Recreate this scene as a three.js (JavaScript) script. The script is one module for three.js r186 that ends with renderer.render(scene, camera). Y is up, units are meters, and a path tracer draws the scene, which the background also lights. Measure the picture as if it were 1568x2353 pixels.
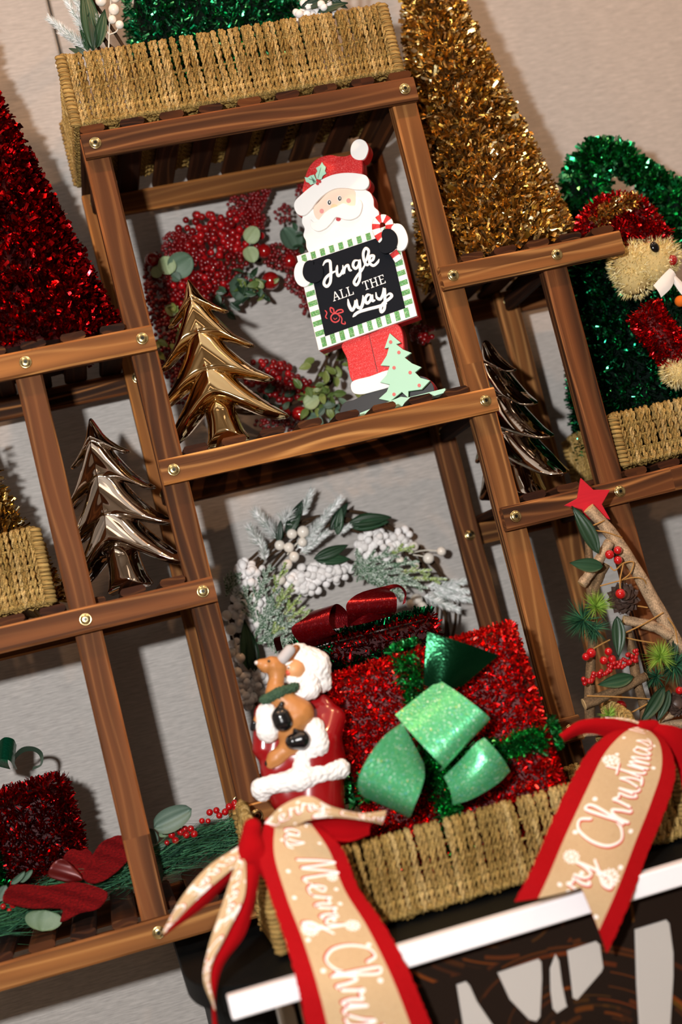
import * as THREE from 'three';
import { RoundedBoxGeometry } from 'three/addons/geometries/RoundedBoxGeometry.js';
import { mergeGeometries } from 'three/addons/utils/BufferGeometryUtils.js';
import { RectAreaLightUniformsLib } from 'three/addons/lights/RectAreaLightUniformsLib.js';
import { FontLoader } from 'three/addons/loaders/FontLoader.js';
import { TextGeometry } from 'three/addons/geometries/TextGeometry.js';
import { ImprovedNoise } from 'three/addons/math/ImprovedNoise.js';
RectAreaLightUniformsLib.init();

// ---------------------------------------------------------------- camera, light, exposure
const scene = new THREE.Scene();
scene.background = new THREE.Color(0x000000);
const Y0 = 2;                                     // height of the top shelf rail above the floor
const camera = new THREE.PerspectiveCamera(39.598, 1568 / 2353, 0.05, 30);
camera.position.set(-0.1839, Y0 - 0.8073, 2.1229);
camera.rotation.set(0.0787, -0.1938, -0.2443, 'YXZ');
camera.focus = 2.24; camera.userData.fStop = 1.7;
scene.add(camera);
const renderer = new THREE.WebGLRenderer();
renderer.toneMapping = THREE.LinearToneMapping;
renderer.toneMappingExposure = 1.1;
renderer.shadowMap.enabled = true;
const FLASH = 3250, WARM = 3.3, CEIL = 0.65, V = (x, y, z) => new THREE.Vector3(x, y, z);
const flashPos = V(-0.53, Y0 - 0.53, 2.12), flashAim = V(0.3, Y0 - 0.55, -0.2);
{
  const l = new THREE.RectAreaLight(0xfffdfa, FLASH, 0.08, 0.06); l.position.copy(flashPos); l.lookAt(flashAim); scene.add(l);
  for (const [x, z] of [[-0.55, 0.75], [0.75, 0.75], [2.0, 0.75]]) {        // warm ceiling lamps in front of the wall
    const s = new THREE.SpotLight(0xffc08a, WARM, 0, 1.1, 0.6); s.position.set(x, 2.97, z); s.target.position.set(x, 1.6, -0.35);
    s.castShadow = true; s.shadow.radius = 2.2; scene.add(s, s.target);
  }
  for (const [x, z] of [[-0.9, 1.75], [1.3, 1.75], [-1.3, 3.3], [1.5, 3.3]]) {                     // large soft ceiling panels of the room
    const p = new THREE.RectAreaLight(0xffe2c4, CEIL, 1.1, 0.3); p.position.set(x, 2.955, z); p.rotation.x = -Math.PI / 2; scene.add(p);
  }
}
// ---------------------------------------------------------------- helpers
camera.updateMatrixWorld();
const FPX = 3268, camQ = camera.quaternion.clone();
function ray(u, v) { return V((u - 784) / FPX, (1176.5 - v) / FPX, -1).applyQuaternion(camQ); }
function at(u, v, z) { const d = ray(u, v); return camera.position.clone().addScaledVector(d, (z - camera.position.z) / d.z); }
function rng(seed) { let a = seed >>> 0; return () => { a = (a + 0x6D2B79F5) | 0; let t = Math.imul(a ^ (a >>> 15), 1 | a); t = (t + Math.imul(t ^ (t >>> 7), 61 | t)) ^ t; return ((t ^ (t >>> 14)) >>> 0) / 4294967296; }; }
const noise = new ImprovedNoise(), N3 = (x, y, z) => noise.noise(x, y, z);
const lerp = (a, b, t) => a + (b - a) * t, clamp = (x, a, b) => Math.min(b, Math.max(a, x)), sstep = (a, b, x) => { const t = clamp((x - a) / (b - a), 0, 1); return t * t * (3 - 2 * t); };
const used = {};
function numbered(n) { used[n] = (used[n] ?? -1) + 1; return used[n] ? n + '_' + String(used[n]).padStart(3, '0') : n; }
function tag(o, label, category, group, kind) { if (label) o.userData.label = label; if (category) o.userData.category = category; if (group) o.userData.group = group; if (kind) o.userData.kind = kind; return o; }
function shade(o) { o.castShadow = true; o.receiveShadow = true; return o; }
function thing(name, label, category, pos = V(0, 0, 0), group) { const g = new THREE.Group(); g.name = numbered(name); g.position.copy(pos); scene.add(g); return tag(g, label, category, group); }
function part(parent, name, geo, mat, kind) { const m = shade(new THREE.Mesh(geo, mat)); m.name = name; parent.add(m); if (kind) m.userData.kind = kind; return m; }
function wpart(parent, name, geo, mat, kind) {     // geometry given in world metres, moved into the thing's own frame
  const c = geo.clone(); c.translate(-parent.position.x, -parent.position.y, -parent.position.z); return part(parent, name, c, mat, kind);
}
function struct(name, geo, mat) { const m = shade(new THREE.Mesh(geo, mat)); m.name = name; m.userData.kind = 'structure'; scene.add(m); return m; }
const M = (color, roughness = 0.6, metalness = 0, o = {}) => new THREE.MeshPhysicalMaterial({ color, roughness, metalness, side: THREE.DoubleSide, specularIntensity: roughness >= 0.6 && !metalness ? 0.3 : 1, ...o });
function dataTex(w, h, f, srgb = true) {
  const d = new Uint8Array(w * h * 4);
  for (let j = 0; j < h; j++) for (let i = 0; i < w; i++) { const c = f(i / w, j / h, i, j), k = 4 * (j * w + i); d[k] = clamp(c[0], 0, 255); d[k + 1] = clamp(c[1], 0, 255); d[k + 2] = clamp(c[2], 0, 255); d[k + 3] = 255; }
  const t = new THREE.DataTexture(d, w, h); t.wrapS = t.wrapT = THREE.RepeatWrapping; t.magFilter = THREE.LinearFilter; t.minFilter = THREE.LinearMipmapLinearFilter; t.generateMipmaps = true;
  if (srgb) t.colorSpace = THREE.SRGBColorSpace; t.needsUpdate = true; return t;
}
function canvasTex(w, h, draw) { const c = document.createElement('canvas'); c.width = w; c.height = h; draw(c.getContext('2d'), w, h); const t = new THREE.CanvasTexture(c); t.colorSpace = THREE.SRGBColorSpace; t.wrapS = t.wrapT = THREE.RepeatWrapping; return t; }
const mix3 = (a, b, t) => [lerp(a[0], b[0], t), lerp(a[1], b[1], t), lerp(a[2], b[2], t)];
function spline(pts, n, closed) { const c = new THREE.CatmullRomCurve3(pts, !!closed, 'centripetal'); return c.getPoints(n); }
function smooth2(pts, n, closed = true) { return spline(pts.map((p) => V(p[0], p[1], 0)), n, closed).map((p) => [p.x, p.y]); }

// naive surface nets: f < 0 inside
function sdfMesh(f, lo, hi, c) {
  const nx = Math.ceil((hi[0] - lo[0]) / c) + 1, ny = Math.ceil((hi[1] - lo[1]) / c) + 1, nz = Math.ceil((hi[2] - lo[2]) / c) + 1;
  const g = new Float32Array(nx * ny * nz), id = new Int32Array(nx * ny * nz).fill(-1), I = (i, j, k) => i + nx * (j + ny * k);
  for (let j = 0; j < ny; j++) for (let i = 0; i < nx; i++) for (let k = 0; k < nz; k++) g[I(i, j, k)] = f(lo[0] + i * c, lo[1] + j * c, lo[2] + k * c);
  const pos = [], nor = [], uv = [], idx = [], e = c * 0.8;
  for (let k = 0; k < nz - 1; k++) for (let j = 0; j < ny - 1; j++) for (let i = 0; i < nx - 1; i++) {
    let x = 0, y = 0, z = 0, n = 0;
    const v = []; for (let q = 0; q < 8; q++) v.push(g[I(i + (q & 1), j + ((q >> 1) & 1), k + (q >> 2))]);
    for (let q = 0; q < 8; q++) for (let b = 1; b < 8; b <<= 1) { const w = q | b; if (w === q) continue; if ((v[q] < 0) === (v[w] < 0)) continue; const t = v[q] / (v[q] - v[w]); x += (q & 1) + (b === 1 ? t : 0); y += ((q >> 1) & 1) + (b === 2 ? t : 0); z += (q >> 2) + (b === 4 ? t : 0); n++; }
    if (!n) continue;
    x = lo[0] + (i + x / n) * c; y = lo[1] + (j + y / n) * c; z = lo[2] + (k + z / n) * c;
    id[I(i, j, k)] = pos.length / 3; pos.push(x, y, z); uv.push(x, y);
    let a = f(x + e, y, z) - f(x - e, y, z), b = f(x, y + e, z) - f(x, y - e, z), d = f(x, y, z + e) - f(x, y, z - e); const l = Math.hypot(a, b, d) || 1; nor.push(a / l, b / l, d / l);
  }
  const quad = (a, b, c2, d, flip) => { if (a < 0 || b < 0 || c2 < 0 || d < 0) return; flip ? idx.push(a, c2, b, a, d, c2) : idx.push(a, b, c2, a, c2, d); };
  for (let k = 1; k < nz - 1; k++) for (let j = 1; j < ny - 1; j++) for (let i = 1; i < nx - 1; i++) {
    const s = g[I(i, j, k)] < 0;
    if (s !== g[I(i + 1, j, k)] < 0) quad(id[I(i, j - 1, k - 1)], id[I(i, j, k - 1)], id[I(i, j, k)], id[I(i, j - 1, k)], !s);
    if (s !== g[I(i, j + 1, k)] < 0) quad(id[I(i - 1, j, k - 1)], id[I(i - 1, j, k)], id[I(i, j, k)], id[I(i, j, k - 1)], !s);
    if (s !== g[I(i, j, k + 1)] < 0) quad(id[I(i - 1, j - 1, k)], id[I(i, j - 1, k)], id[I(i, j, k)], id[I(i - 1, j, k)], !s);
  }
  const o = new THREE.BufferGeometry(); o.setAttribute('position', new THREE.Float32BufferAttribute(pos, 3)); o.setAttribute('normal', new THREE.Float32BufferAttribute(nor, 3)); o.setAttribute('uv', new THREE.Float32BufferAttribute(uv, 2)); o.setIndex(idx); return o;
}
function polyDist(P, x, y) {                        // positive inside
  let d = 1e9, inn = false;
  for (let i = 0, j = P.length - 1; i < P.length; j = i++) {
    const ax = P[j][0], ay = P[j][1], bx = P[i][0], by = P[i][1], ex = bx - ax, ey = by - ay, t = clamp(((x - ax) * ex + (y - ay) * ey) / (ex * ex + ey * ey || 1e-12), 0, 1);
    d = Math.min(d, Math.hypot(x - ax - t * ex, y - ay - t * ey)); if (ay > y !== by > y && x < ((bx - ax) * (y - ay)) / (by - ay) + ax) inn = !inn;
  }
  return inn ? d : -d;
}
// a puffed plate over outlines: each layer {P, h(x,y,d), w}; thickness = the thickest layer
function pillow(layers, cell, bend = () => 0, hmax = 0.05) {
  let x0 = 1e9, x1 = -1e9, y0 = 1e9, y1 = -1e9; for (const L of layers) for (const p of L.P) { x0 = Math.min(x0, p[0]); x1 = Math.max(x1, p[0]); y0 = Math.min(y0, p[1]); y1 = Math.max(y1, p[1]); }
  const cache = new Map();
  const H = (x, y) => { const key = Math.round(x / cell * 64) * 100003 + Math.round(y / cell * 64); let h = cache.get(key); if (h !== undefined) return h; h = -1; for (const L of layers) { const d = polyDist(L.P, x, y); const t = d > 0 ? L.h(x, y) * Math.sqrt(1 - (1 - Math.min(d / L.w, 1)) ** 2) : d; h = Math.max(h, t); } cache.set(key, h); return h; };
  let zb0 = 1e9, zb1 = -1e9; for (let i = 0; i <= 8; i++) for (let j = 0; j <= 8; j++) { const b = bend(lerp(x0, x1, i / 8), lerp(y0, y1, j / 8)); zb0 = Math.min(zb0, b); zb1 = Math.max(zb1, b); }
  return sdfMesh((x, y, z) => (Math.abs(z - bend(x, y)) - H(x, y)), [x0 - 2 * cell, y0 - 2 * cell, zb0 - hmax - 2 * cell], [x1 + 2 * cell, y1 + 2 * cell, zb1 + hmax + 2 * cell], cell);
}
// smooth union of tapered capsules, [x,y,z,r] or [x,y,z,r, x2,y2,z2,r2], in metres
function blobGeo(prims, k, cell, bumps = 0, freq = 200) {
  let lo = [1e9, 1e9, 1e9], hi = [-1e9, -1e9, -1e9];
  for (const p of prims) for (let o = 0; o < p.length; o += 4) for (let a = 0; a < 3; a++) { lo[a] = Math.min(lo[a], p[o + a] - p[o + 3] - k - 2 * cell); hi[a] = Math.max(hi[a], p[o + a] + p[o + 3] + k + 2 * cell); }
  return sdfMesh((x, y, z) => {
    let s = 1e9;
    for (const p of prims) {
      let d; if (p.length === 4) d = Math.hypot(x - p[0], y - p[1], z - p[2]) - p[3];
      else { const ex = p[4] - p[0], ey = p[5] - p[1], ez = p[6] - p[2], t = clamp(((x - p[0]) * ex + (y - p[1]) * ey + (z - p[2]) * ez) / (ex * ex + ey * ey + ez * ez), 0, 1); d = Math.hypot(x - p[0] - t * ex, y - p[1] - t * ey, z - p[2] - t * ez) - lerp(p[3], p[7], t); }
      const h = Math.max(k - Math.abs(s - d), 0) / k; s = Math.min(s, d) - h * h * k * 0.25;
    }
    return s + (bumps ? bumps * N3(x * freq, y * freq, z * freq) : 0);
  }, lo, hi, cell);
}
function sweep(pts, radii, radial = 8, squash = null, colorAt = null) {      // tapered tube through pts
  const n = pts.length, pos = [], idx = [], uv = [], col = []; let N = null, L = 0;
  for (let i = 0; i < n; i++) {
    const T = pts[Math.min(i + 1, n - 1)].clone().sub(pts[Math.max(i - 1, 0)]).normalize();
    if (!N) N = Math.abs(T.z) < 0.9 ? V(0, 0, 1).cross(T).normalize() : V(0, 1, 0).cross(T).normalize(); else N.addScaledVector(T, -N.dot(T)).normalize();
    const Bn = T.clone().cross(N); const r = typeof radii === 'number' ? radii : Array.isArray(radii) ? lerp(radii[0], radii[1], i / (n - 1)) : radii(i / (n - 1), i);
    if (i) L += pts[i].distanceTo(pts[i - 1]);
    for (let k = 0; k <= radial; k++) { const a = (k / radial) * 2 * Math.PI, p = pts[i].clone().addScaledVector(N, Math.cos(a) * r).addScaledVector(Bn, Math.sin(a) * r * (squash ?? 1)); pos.push(p.x, p.y, p.z); uv.push(k / radial, L); if (colorAt) col.push(...colorAt(i / (n - 1), k / radial)); }
  }
  const w = radial + 1; for (let i = 0; i < n - 1; i++) for (let k = 0; k < radial; k++) { const a = i * w + k; idx.push(a, a + w, a + 1, a + 1, a + w, a + w + 1); }
  for (const e of [0, n - 1]) { const c = pos.length / 3; pos.push(pts[e].x, pts[e].y, pts[e].z); uv.push(0.5, e ? L : 0); if (colorAt) col.push(...colorAt(e ? 1 : 0, 0)); for (let k = 0; k < radial; k++) { const a = e * w + k; e ? idx.push(a, c, a + 1) : idx.push(a, a + 1, c); } }
  const g = new THREE.BufferGeometry(); g.setAttribute('position', new THREE.Float32BufferAttribute(pos, 3)); g.setAttribute('uv', new THREE.Float32BufferAttribute(uv, 2)); if (colorAt) g.setAttribute('color', new THREE.Float32BufferAttribute(col, 3)); g.setIndex(idx); g.computeVertexNormals(); return g;
}
function loft(rows) {                               // grid of rows of points
  const n = rows.length, m = rows[0].length, pos = [], uv = [], idx = []; let L = 0; const mid = m >> 1;
  for (let i = 0; i < n; i++) { if (i) L += rows[i][mid].distanceTo(rows[i - 1][mid]); for (let j = 0; j < m; j++) { pos.push(rows[i][j].x, rows[i][j].y, rows[i][j].z); uv.push(j / (m - 1), L); } }
  for (let i = 0; i < n - 1; i++) for (let j = 0; j < m - 1; j++) { const a = i * m + j; idx.push(a, a + 1, a + m, a + 1, a + m + 1, a + m); }
  const g = new THREE.BufferGeometry(); g.setAttribute('position', new THREE.Float32BufferAttribute(pos, 3)); g.setAttribute('uv', new THREE.Float32BufferAttribute(uv, 2)); g.setIndex(idx); g.computeVertexNormals(); return g;
}
// a band between two edges, each edge a list of points; arch lifts the middle of the band
function band(A, B, n = 40, m = 8, arch = 0) {
  const a = spline(A, n), b = spline(B, n), rows = [];
  for (let i = 0; i <= n; i++) { const r = []; for (let j = 0; j <= m; j++) { const p = a[i].clone().lerp(b[i], j / m); p.z += arch * Math.sin((j / m) * Math.PI); r.push(p); } rows.push(r); }
  return loft(rows);
}
const unitBall = new THREE.SphereGeometry(1, 16, 12), smallBall = new THREE.SphereGeometry(1, 10, 8);
function ball(parent, name, p, r, mat, geo = unitBall) { const m = part(parent, name, geo, mat); m.position.copy(p).sub(parent.position); m.scale.setScalar(r); return m; }
// thin pointed needles [p0, p1, r, [rgb]]
function needleGeo(list) {
  const pos = [], col = [], nor = [];
  for (const [a, b, r, c, c2] of list) {
    const T = b.clone().sub(a).normalize(), X = (Math.abs(T.y) < 0.9 ? V(0, 1, 0) : V(1, 0, 0)).cross(T).normalize(), Y = T.clone().cross(X);
    for (let k = 0; k < 3; k++) {
      const a0 = k * 2.0944, a1 = a0 + 2.0944, p = a.clone().addScaledVector(X, r * Math.cos(a0)).addScaledVector(Y, r * Math.sin(a0)), q = a.clone().addScaledVector(X, r * Math.cos(a1)).addScaledVector(Y, r * Math.sin(a1));
      pos.push(p.x, p.y, p.z, q.x, q.y, q.z, b.x, b.y, b.z); for (const cc of [c, c, c2 ?? c]) col.push(...cc);
      const nn = X.clone().multiplyScalar(Math.cos(a0 + 1.047)).addScaledVector(Y, Math.sin(a0 + 1.047)); for (let i = 0; i < 3; i++) nor.push(nn.x, nn.y, nn.z);
    }
  }
  const g = new THREE.BufferGeometry(); g.setAttribute('position', new THREE.Float32BufferAttribute(pos, 3)); g.setAttribute('normal', new THREE.Float32BufferAttribute(nor, 3)); g.setAttribute('color', new THREE.Float32BufferAttribute(col, 3)); return g;
}
const lin = (hex) => { const c = new THREE.Color(hex); return [c.r, c.g, c.b]; };
function vary(c, r, a = 0.3) { const k = 1 - a + 2 * a * r(); return c.map((x) => x * k); }

// ---------------------------------------------------------------- surfaces
function woodTex(seed, dark, mid, light) {
  return dataTex(512, 1024, (u, v) => {
    const x = u * 0.16, y = v * 1.6, wob = N3(y * 2.3, seed * 3.1, 0.5) * 0.02 + N3(x * 20, y * 4.2, seed) * 0.016;
    const r = (x + wob) * 58 + seed * 1.7, ring = 0.5 + 0.5 * Math.sin(r * 2 * Math.PI + 1.5 * N3(x * 60, y * 4, seed + 4)), late = ring ** 4 * (0.6 + 1.2 * N3(Math.round(r) * 3.7, 0.3, seed));
    const tone = N3(x * 44, y * 1.3, seed + 9) * 0.55 + N3(x * 14, y * 3, seed + 2) * 0.3, fib = N3(x * 2200, y * 18, seed) * 0.6 + N3(x * 800, y * 9, seed + 1) * 0.55;
    let c = mix3(mid, dark, clamp(0.42 + tone * 1.5 + 0.3 * fib, 0, 1)); c = mix3(c, light, clamp(late * (0.55 + tone) + fib * 0.18, 0, 0.9));
    return c.map((q) => q * (1 + 0.10 * fib));
  });
}
const woodTexs = [woodTex(1, [64, 40, 24], [146, 98, 58], [216, 168, 112]), woodTex(2.7, [56, 34, 22], [130, 83, 52], [202, 150, 98]), woodTex(5.3, [92, 58, 34], [168, 116, 68], [220, 172, 112]), woodTex(8.1, [46, 28, 18], [116, 72, 44], [196, 140, 88])];
const woodMats = []; for (const t of woodTexs) for (const k of [0xf0e4d2, 0xd8cab4]) woodMats.push(M(k, 0.7, 0, { map: t, bumpMap: t, bumpScale: 0.0006, vertexColors: true }));
const charMats = woodTexs.map((t) => M(0x78665a, 0.75, 0, { map: t, bumpMap: t, bumpScale: 0.0005, vertexColors: true }));
// chamfered board along x, centred; edges are worn pale, ends are darker end grain
const boardCache = {};
function boardGeo(len, h, t, seed = 0, edge = 1.9) {
  const c = 0.0035, hy = h / 2, hz = t / 2, r = rng(seed * 977 + 13), u0 = r(), v0 = r();
  const prof = [[-hy + c, hz], [hy - c, hz], [hy, hz - c], [hy, -hz + c], [hy - c, -hz], [-hy + c, -hz], [-hy, -hz + c], [-hy, hz - c]];
  const pos = [], uv = [], col = [], idx = []; let per = 0; const nseg = Math.max(2, Math.round(len / 0.03));
  for (let s = 0; s < 8; s++) {
    const a = prof[s], b = prof[(s + 1) % 8], l = Math.hypot(b[0] - a[0], b[1] - a[1]), ch = s % 2 === 1, k0 = pos.length / 3;
    for (let i = 0; i <= nseg; i++) { const x = lerp(-len / 2, len / 2, i / nseg), w = ch ? lerp(1.0, edge, clamp(0.55 + 1.3 * N3(x * 14 + seed * 5.1, s, seed), 0, 1)) : 0.92; for (const [q, pp] of [[a, per], [b, per + l]]) { pos.push(x, q[0], q[1]); uv.push(u0 + pp / 0.16, v0 + x / 1.6); col.push(w, w, w * 0.97); } }
    for (let i = 0; i < nseg; i++) { const k = k0 + 2 * i; idx.push(k, k + 1, k + 2, k + 1, k + 3, k + 2); } per += l;
  }
  for (const e of [-1, 1]) { const k = pos.length / 3; for (const p of prof) { pos.push(e * len / 2, p[0], p[1]); uv.push(u0 + p[0] / 0.09, v0 + p[1] / 0.25); col.push(...(t < 0.014 ? [2.6, 2.4, 2.1] : [1.25, 1.2, 1.1])); } for (let i = 1; i < 7; i++) e > 0 ? idx.push(k, k + i + 1, k + i) : idx.push(k, k + i, k + i + 1); }
  const g = new THREE.BufferGeometry(); g.setAttribute('position', new THREE.Float32BufferAttribute(pos, 3)); g.setAttribute('uv', new THREE.Float32BufferAttribute(uv, 2)); g.setAttribute('color', new THREE.Float32BufferAttribute(col, 3)); g.setIndex(idx); const f = g.toNonIndexed(); f.computeVertexNormals(); return f;
}
const brass = M(0xd8c690, 0.22, 1), darkSteel = M(0x3a3833, 0.35, 1);
const wallTex = dataTex(1024, 1024, (u, v) => {
  const s = N3(u * 17, v * 230, 1) * 0.6 + N3(u * 34, v * 430, 3) * 0.6 + N3(u * 60, v * 300, 9) * 0.3, f = N3(u * 420, v * 500, 5) * 0.35, k = 1 + 0.14 * s + 0.08 * f;
  return [176 * k, 171 * k, 167 * k];
});
const wallMat = M(0xffffff, 0.8, 0, { map: wallTex, bumpMap: wallTex, bumpScale: 0.0004 });
const plaster = M(0xeee8e0, 0.9), floorMat = M(0x9c8c7a, 0.6), ceilMat = M(0xf2eee8, 0.9);

// ---------------------------------------------------------------- room
const ZW = -0.38;
{
  const quad = (x0, x1, y0, y1, z0, z1) => { const g = new THREE.BoxGeometry(x1 - x0, y1 - y0, z1 - z0); g.translate((x0 + x1) / 2, (y0 + y1) / 2, (z0 + z1) / 2); return g; };
  const wg = quad(-3, 3.6, 0, 3, ZW - 0.12, ZW); { const p = wg.attributes.position, u = wg.attributes.uv; for (let i = 0; i < p.count; i++) u.setXY(i, p.getX(i) / 0.62, p.getY(i) / 0.62); }
  struct('wall_back', wg, wallMat);
  struct('wall_front', quad(-3, 3.6, 0, 3, 4.6, 4.72), plaster); struct('wall_left', quad(-3.12, -3, 0, 3, -0.5, 4.72), plaster); struct('wall_right', quad(3.6, 3.72, 0, 3, -0.5, 4.72), plaster);
  struct('floor', quad(-3.12, 3.72, -0.12, 0, -0.5, 4.72), floorMat); struct('ceiling', quad(-3.12, 3.72, 3, 3.12, -0.5, 4.72), ceilMat);
  const tr = struct('trim_1', new RoundedBoxGeometry(0.008, 0.98, 0.004, 2, 0.0015), M(0x8a8a88, 0.35, 1)); tr.position.set(0.0095, 2.51, ZW + 0.0021);
  const gap = part(tr, 'groove', new THREE.BoxGeometry(0.003, 0.98, 0.0012), M(0x0c0f10, 0.6)); gap.position.z = 0.0022;
  for (const [x, z, w] of [[-0.55, 0.75, 'left'], [0.75, 0.75, 'middle'], [2.0, 0.75, 'right']]) {
    const t = thing('ceiling_lamp', `round recessed warm ceiling lamp, the ${w} one of three before the papered wall`, 'lamp', V(x, 2.985, z));
    part(t, 'ring', new THREE.TorusGeometry(0.055, 0.01, 10, 32).rotateX(Math.PI / 2), M(0xf2f2f0, 0.4));
    part(t, 'diffuser', new THREE.CylinderGeometry(0.05, 0.05, 0.006, 32), M(0xffffff, 0.5, 0, { emissive: 0xffc08a, emissiveIntensity: 3 }));
  }
  for (const [x, z, w] of [[-0.9, 1.75, 'near left'], [1.3, 1.75, 'near right'], [-1.3, 3.3, 'far left'], [1.5, 3.3, 'far right']]) {
    const t = thing('ceiling_panel', `flat rectangular glowing ceiling panel in the ${w} part of the room`, 'lamp', V(x, 2.98, z));
    part(t, 'frame', new RoundedBoxGeometry(1.16, 0.03, 0.36, 2, 0.008), M(0xf2f2f0, 0.5)).position.y = 0.004;
    part(t, 'diffuser', new THREE.BoxGeometry(1.1, 0.006, 0.3), M(0xffffff, 0.5, 0, { emissive: 0xffe2c4, emissiveIntensity: 1.2 })).position.y = -0.014;
  }
  const f = thing('camera_flash', 'small black flash unit held up left of the camera', 'flash', flashPos.clone()); f.lookAt(flashAim);
  part(f, 'housing', new RoundedBoxGeometry(0.11, 0.09, 0.1, 3, 0.012), M(0x111111, 0.5)).position.z = -0.062;
  part(f, 'lens', new RoundedBoxGeometry(0.084, 0.064, 0.006, 2, 0.002), M(0xffffff, 0.4, 0, { emissive: 0xfffaf4, emissiveIntensity: 30 })).position.z = -0.009;
}

// ---------------------------------------------------------------- stepped wooden shelf
const RAIL = { T: 0, U: -0.3121, M: -0.5178, L: -0.7054, B: -1.0449, W: -1.1688 }, XP = [-0.1768, 0, 0.5, 0.6768], RH = 0.0385;
const shelfTop = (k) => Y0 + RAIL[k] + RH / 2 + 0.0125;
{
  const S = thing('plant_shelf', 'stained wooden tiered shelf of slats and posts standing against the papered wall', 'shelf', V(0.25, Y0 - 1.2, -0.15));
  let seed = 1;
  const put = (name, geo, mat, x, y, z, rz = 0, ry = 0) => { const m = part(S, name, geo, mat); m.position.set(x, y, z).sub(S.position); m.rotation.set(0, ry, rz); return m; };
  const tone = { T: 2, U: 0, UL: 4, M: 4, L: 1, LL: 2, B: 4, W: 4 };
  const rail = (k, x0, x1, back, mi) => { const z = back ? -0.308 : -0.009; return put('rail', boardGeo(x1 - x0, RH, 0.018, seed++), woodMats[mi ?? seed % 8], (x0 + x1) / 2, Y0 + RAIL[k], z); };
  const ext = [['T', -0.019, 0.519, 2], ['U', -0.31, 0.0185, 4], ['U', 0.4815, 0.792, 0], ['M', -0.019, 0.519, 4], ['L', -0.62, 0.0185, 2], ['L', 0.4815, 1.1, 6], ['B', -0.019, 0.519, 5], ['W', -0.95, 1.4, 4]];
  for (const [k, a, b, mi] of ext) { rail(k, a, b, false, mi); rail(k, a === 0.4815 ? 0.497 : a, b === 0.0185 ? 0.003 : b, true, (mi + 3) % 8); }
  const post = (x, y0, y1, back, mi) => put('post', boardGeo(y1 - y0, 0.0405, back ? 0.022 : 0.03, seed++), woodMats[mi], x, Y0 + (y0 + y1) / 2, back ? -0.288 : -0.0335, Math.PI / 2);
  for (const back of [false, true]) for (const [x, top, mi] of [[XP[0], 'U', 2], [XP[1], 'T', 3], [XP[2], 'T', 0], [XP[3], 'U', 6]]) post(x, top === 'U' ? -1.1875 : -1.212, RAIL[top] + 0.018, back, back ? (mi + 2) % 8 : mi);
  const slats = (k, x0, x1, n) => { for (let i = 0; i < n; i++) { const x = lerp(x0 + 0.02, x1 - 0.02, i / (n - 1)); if (XP.some((p) => Math.abs(p - x) < 0.036 && k !== 'T' && !(k === 'U' && (p === XP[0] || p === XP[3])) )) { put('slat', boardGeo(0.23, 0.012, 0.038, seed++), charMats[seed % 4], x, Y0 + RAIL[k] + RH / 2 + 0.0062, -0.162, 0, Math.PI / 2).rotation.set(0, Math.PI / 2, 0); continue; } put('slat', boardGeo(0.306, 0.012, 0.038, seed++), charMats[seed % 4], x, Y0 + RAIL[k] + RH / 2 + 0.0062, -0.157, 0, Math.PI / 2); } };
  slats('T', -0.019, 0.519, 9); slats('U', -0.30, -0.02, 5); slats('U', 0.52, 0.785, 5); slats('M', 0.02, 0.48, 8); slats('L', -0.6, -0.02, 10); slats('L', 0.52, 1.08, 10); slats('B', 0.02, 0.48, 8); slats('W', -0.9, -0.02, 15); slats('W', 0.52, 1.36, 14);
  for (const [a, b] of [[-0.93, -0.02], [0.52, 1.38]]) put('batten', boardGeo(b - a, 0.034, 0.016, seed++), charMats[seed % 4], (a + b) / 2, Y0 + RAIL.W - 0.012, -0.1);
  // crossbars that carry the slats, between front and back posts
  for (const [x, ks] of [[XP[0], ['U', 'L', 'W']], [XP[1], ['T', 'M', 'B']], [XP[2], ['T', 'M', 'B']], [XP[3], ['U', 'L', 'W']]]) for (const k of ks) put('crossbar', boardGeo(0.228, 0.026, 0.016, seed++), charMats[seed % 4], x, Y0 + RAIL[k] - 0.006, -0.163, 0, Math.PI / 2);
  // button-head bolts with a hexagon socket
  const prof = [[0, 0.0036], [0.0022, 0.0036], [0.0036, 0.0036], [0.0058, 0.0028], [0.0066, 0.0012], [0.0066, 0]].map((p) => new THREE.Vector2(p[0], p[1]));
  const head = new THREE.LatheGeometry(prof, 24).rotateX(Math.PI / 2), sock = new THREE.CylinderGeometry(0.0024, 0.0024, 0.0008, 6).rotateX(Math.PI / 2);
  const washer = new THREE.TorusGeometry(0.0066, 0.0011, 8, 24);
  const bolt = (x, y, z) => { const b = put('bolt', head, brass, x, y, z); b.scale.set(1.22, 1.22, 1.1); part(b, 'socket', sock, darkSteel).position.z = 0.0036; part(b, 'washer', washer, brass).position.z = 0.0006; };
  for (const [k, xs] of [['T', [1, 2]], ['U', [0, 1, 2, 3]], ['M', [1, 2]], ['L', [0, 1, 2, 3]], ['B', [1, 2]], ['W', [0, 1, 2, 3]]]) for (const i of xs) { bolt(XP[i], Y0 + RAIL[k], 0.0004); bolt(XP[i], Y0 + RAIL[k], -0.2766); }
}
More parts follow.
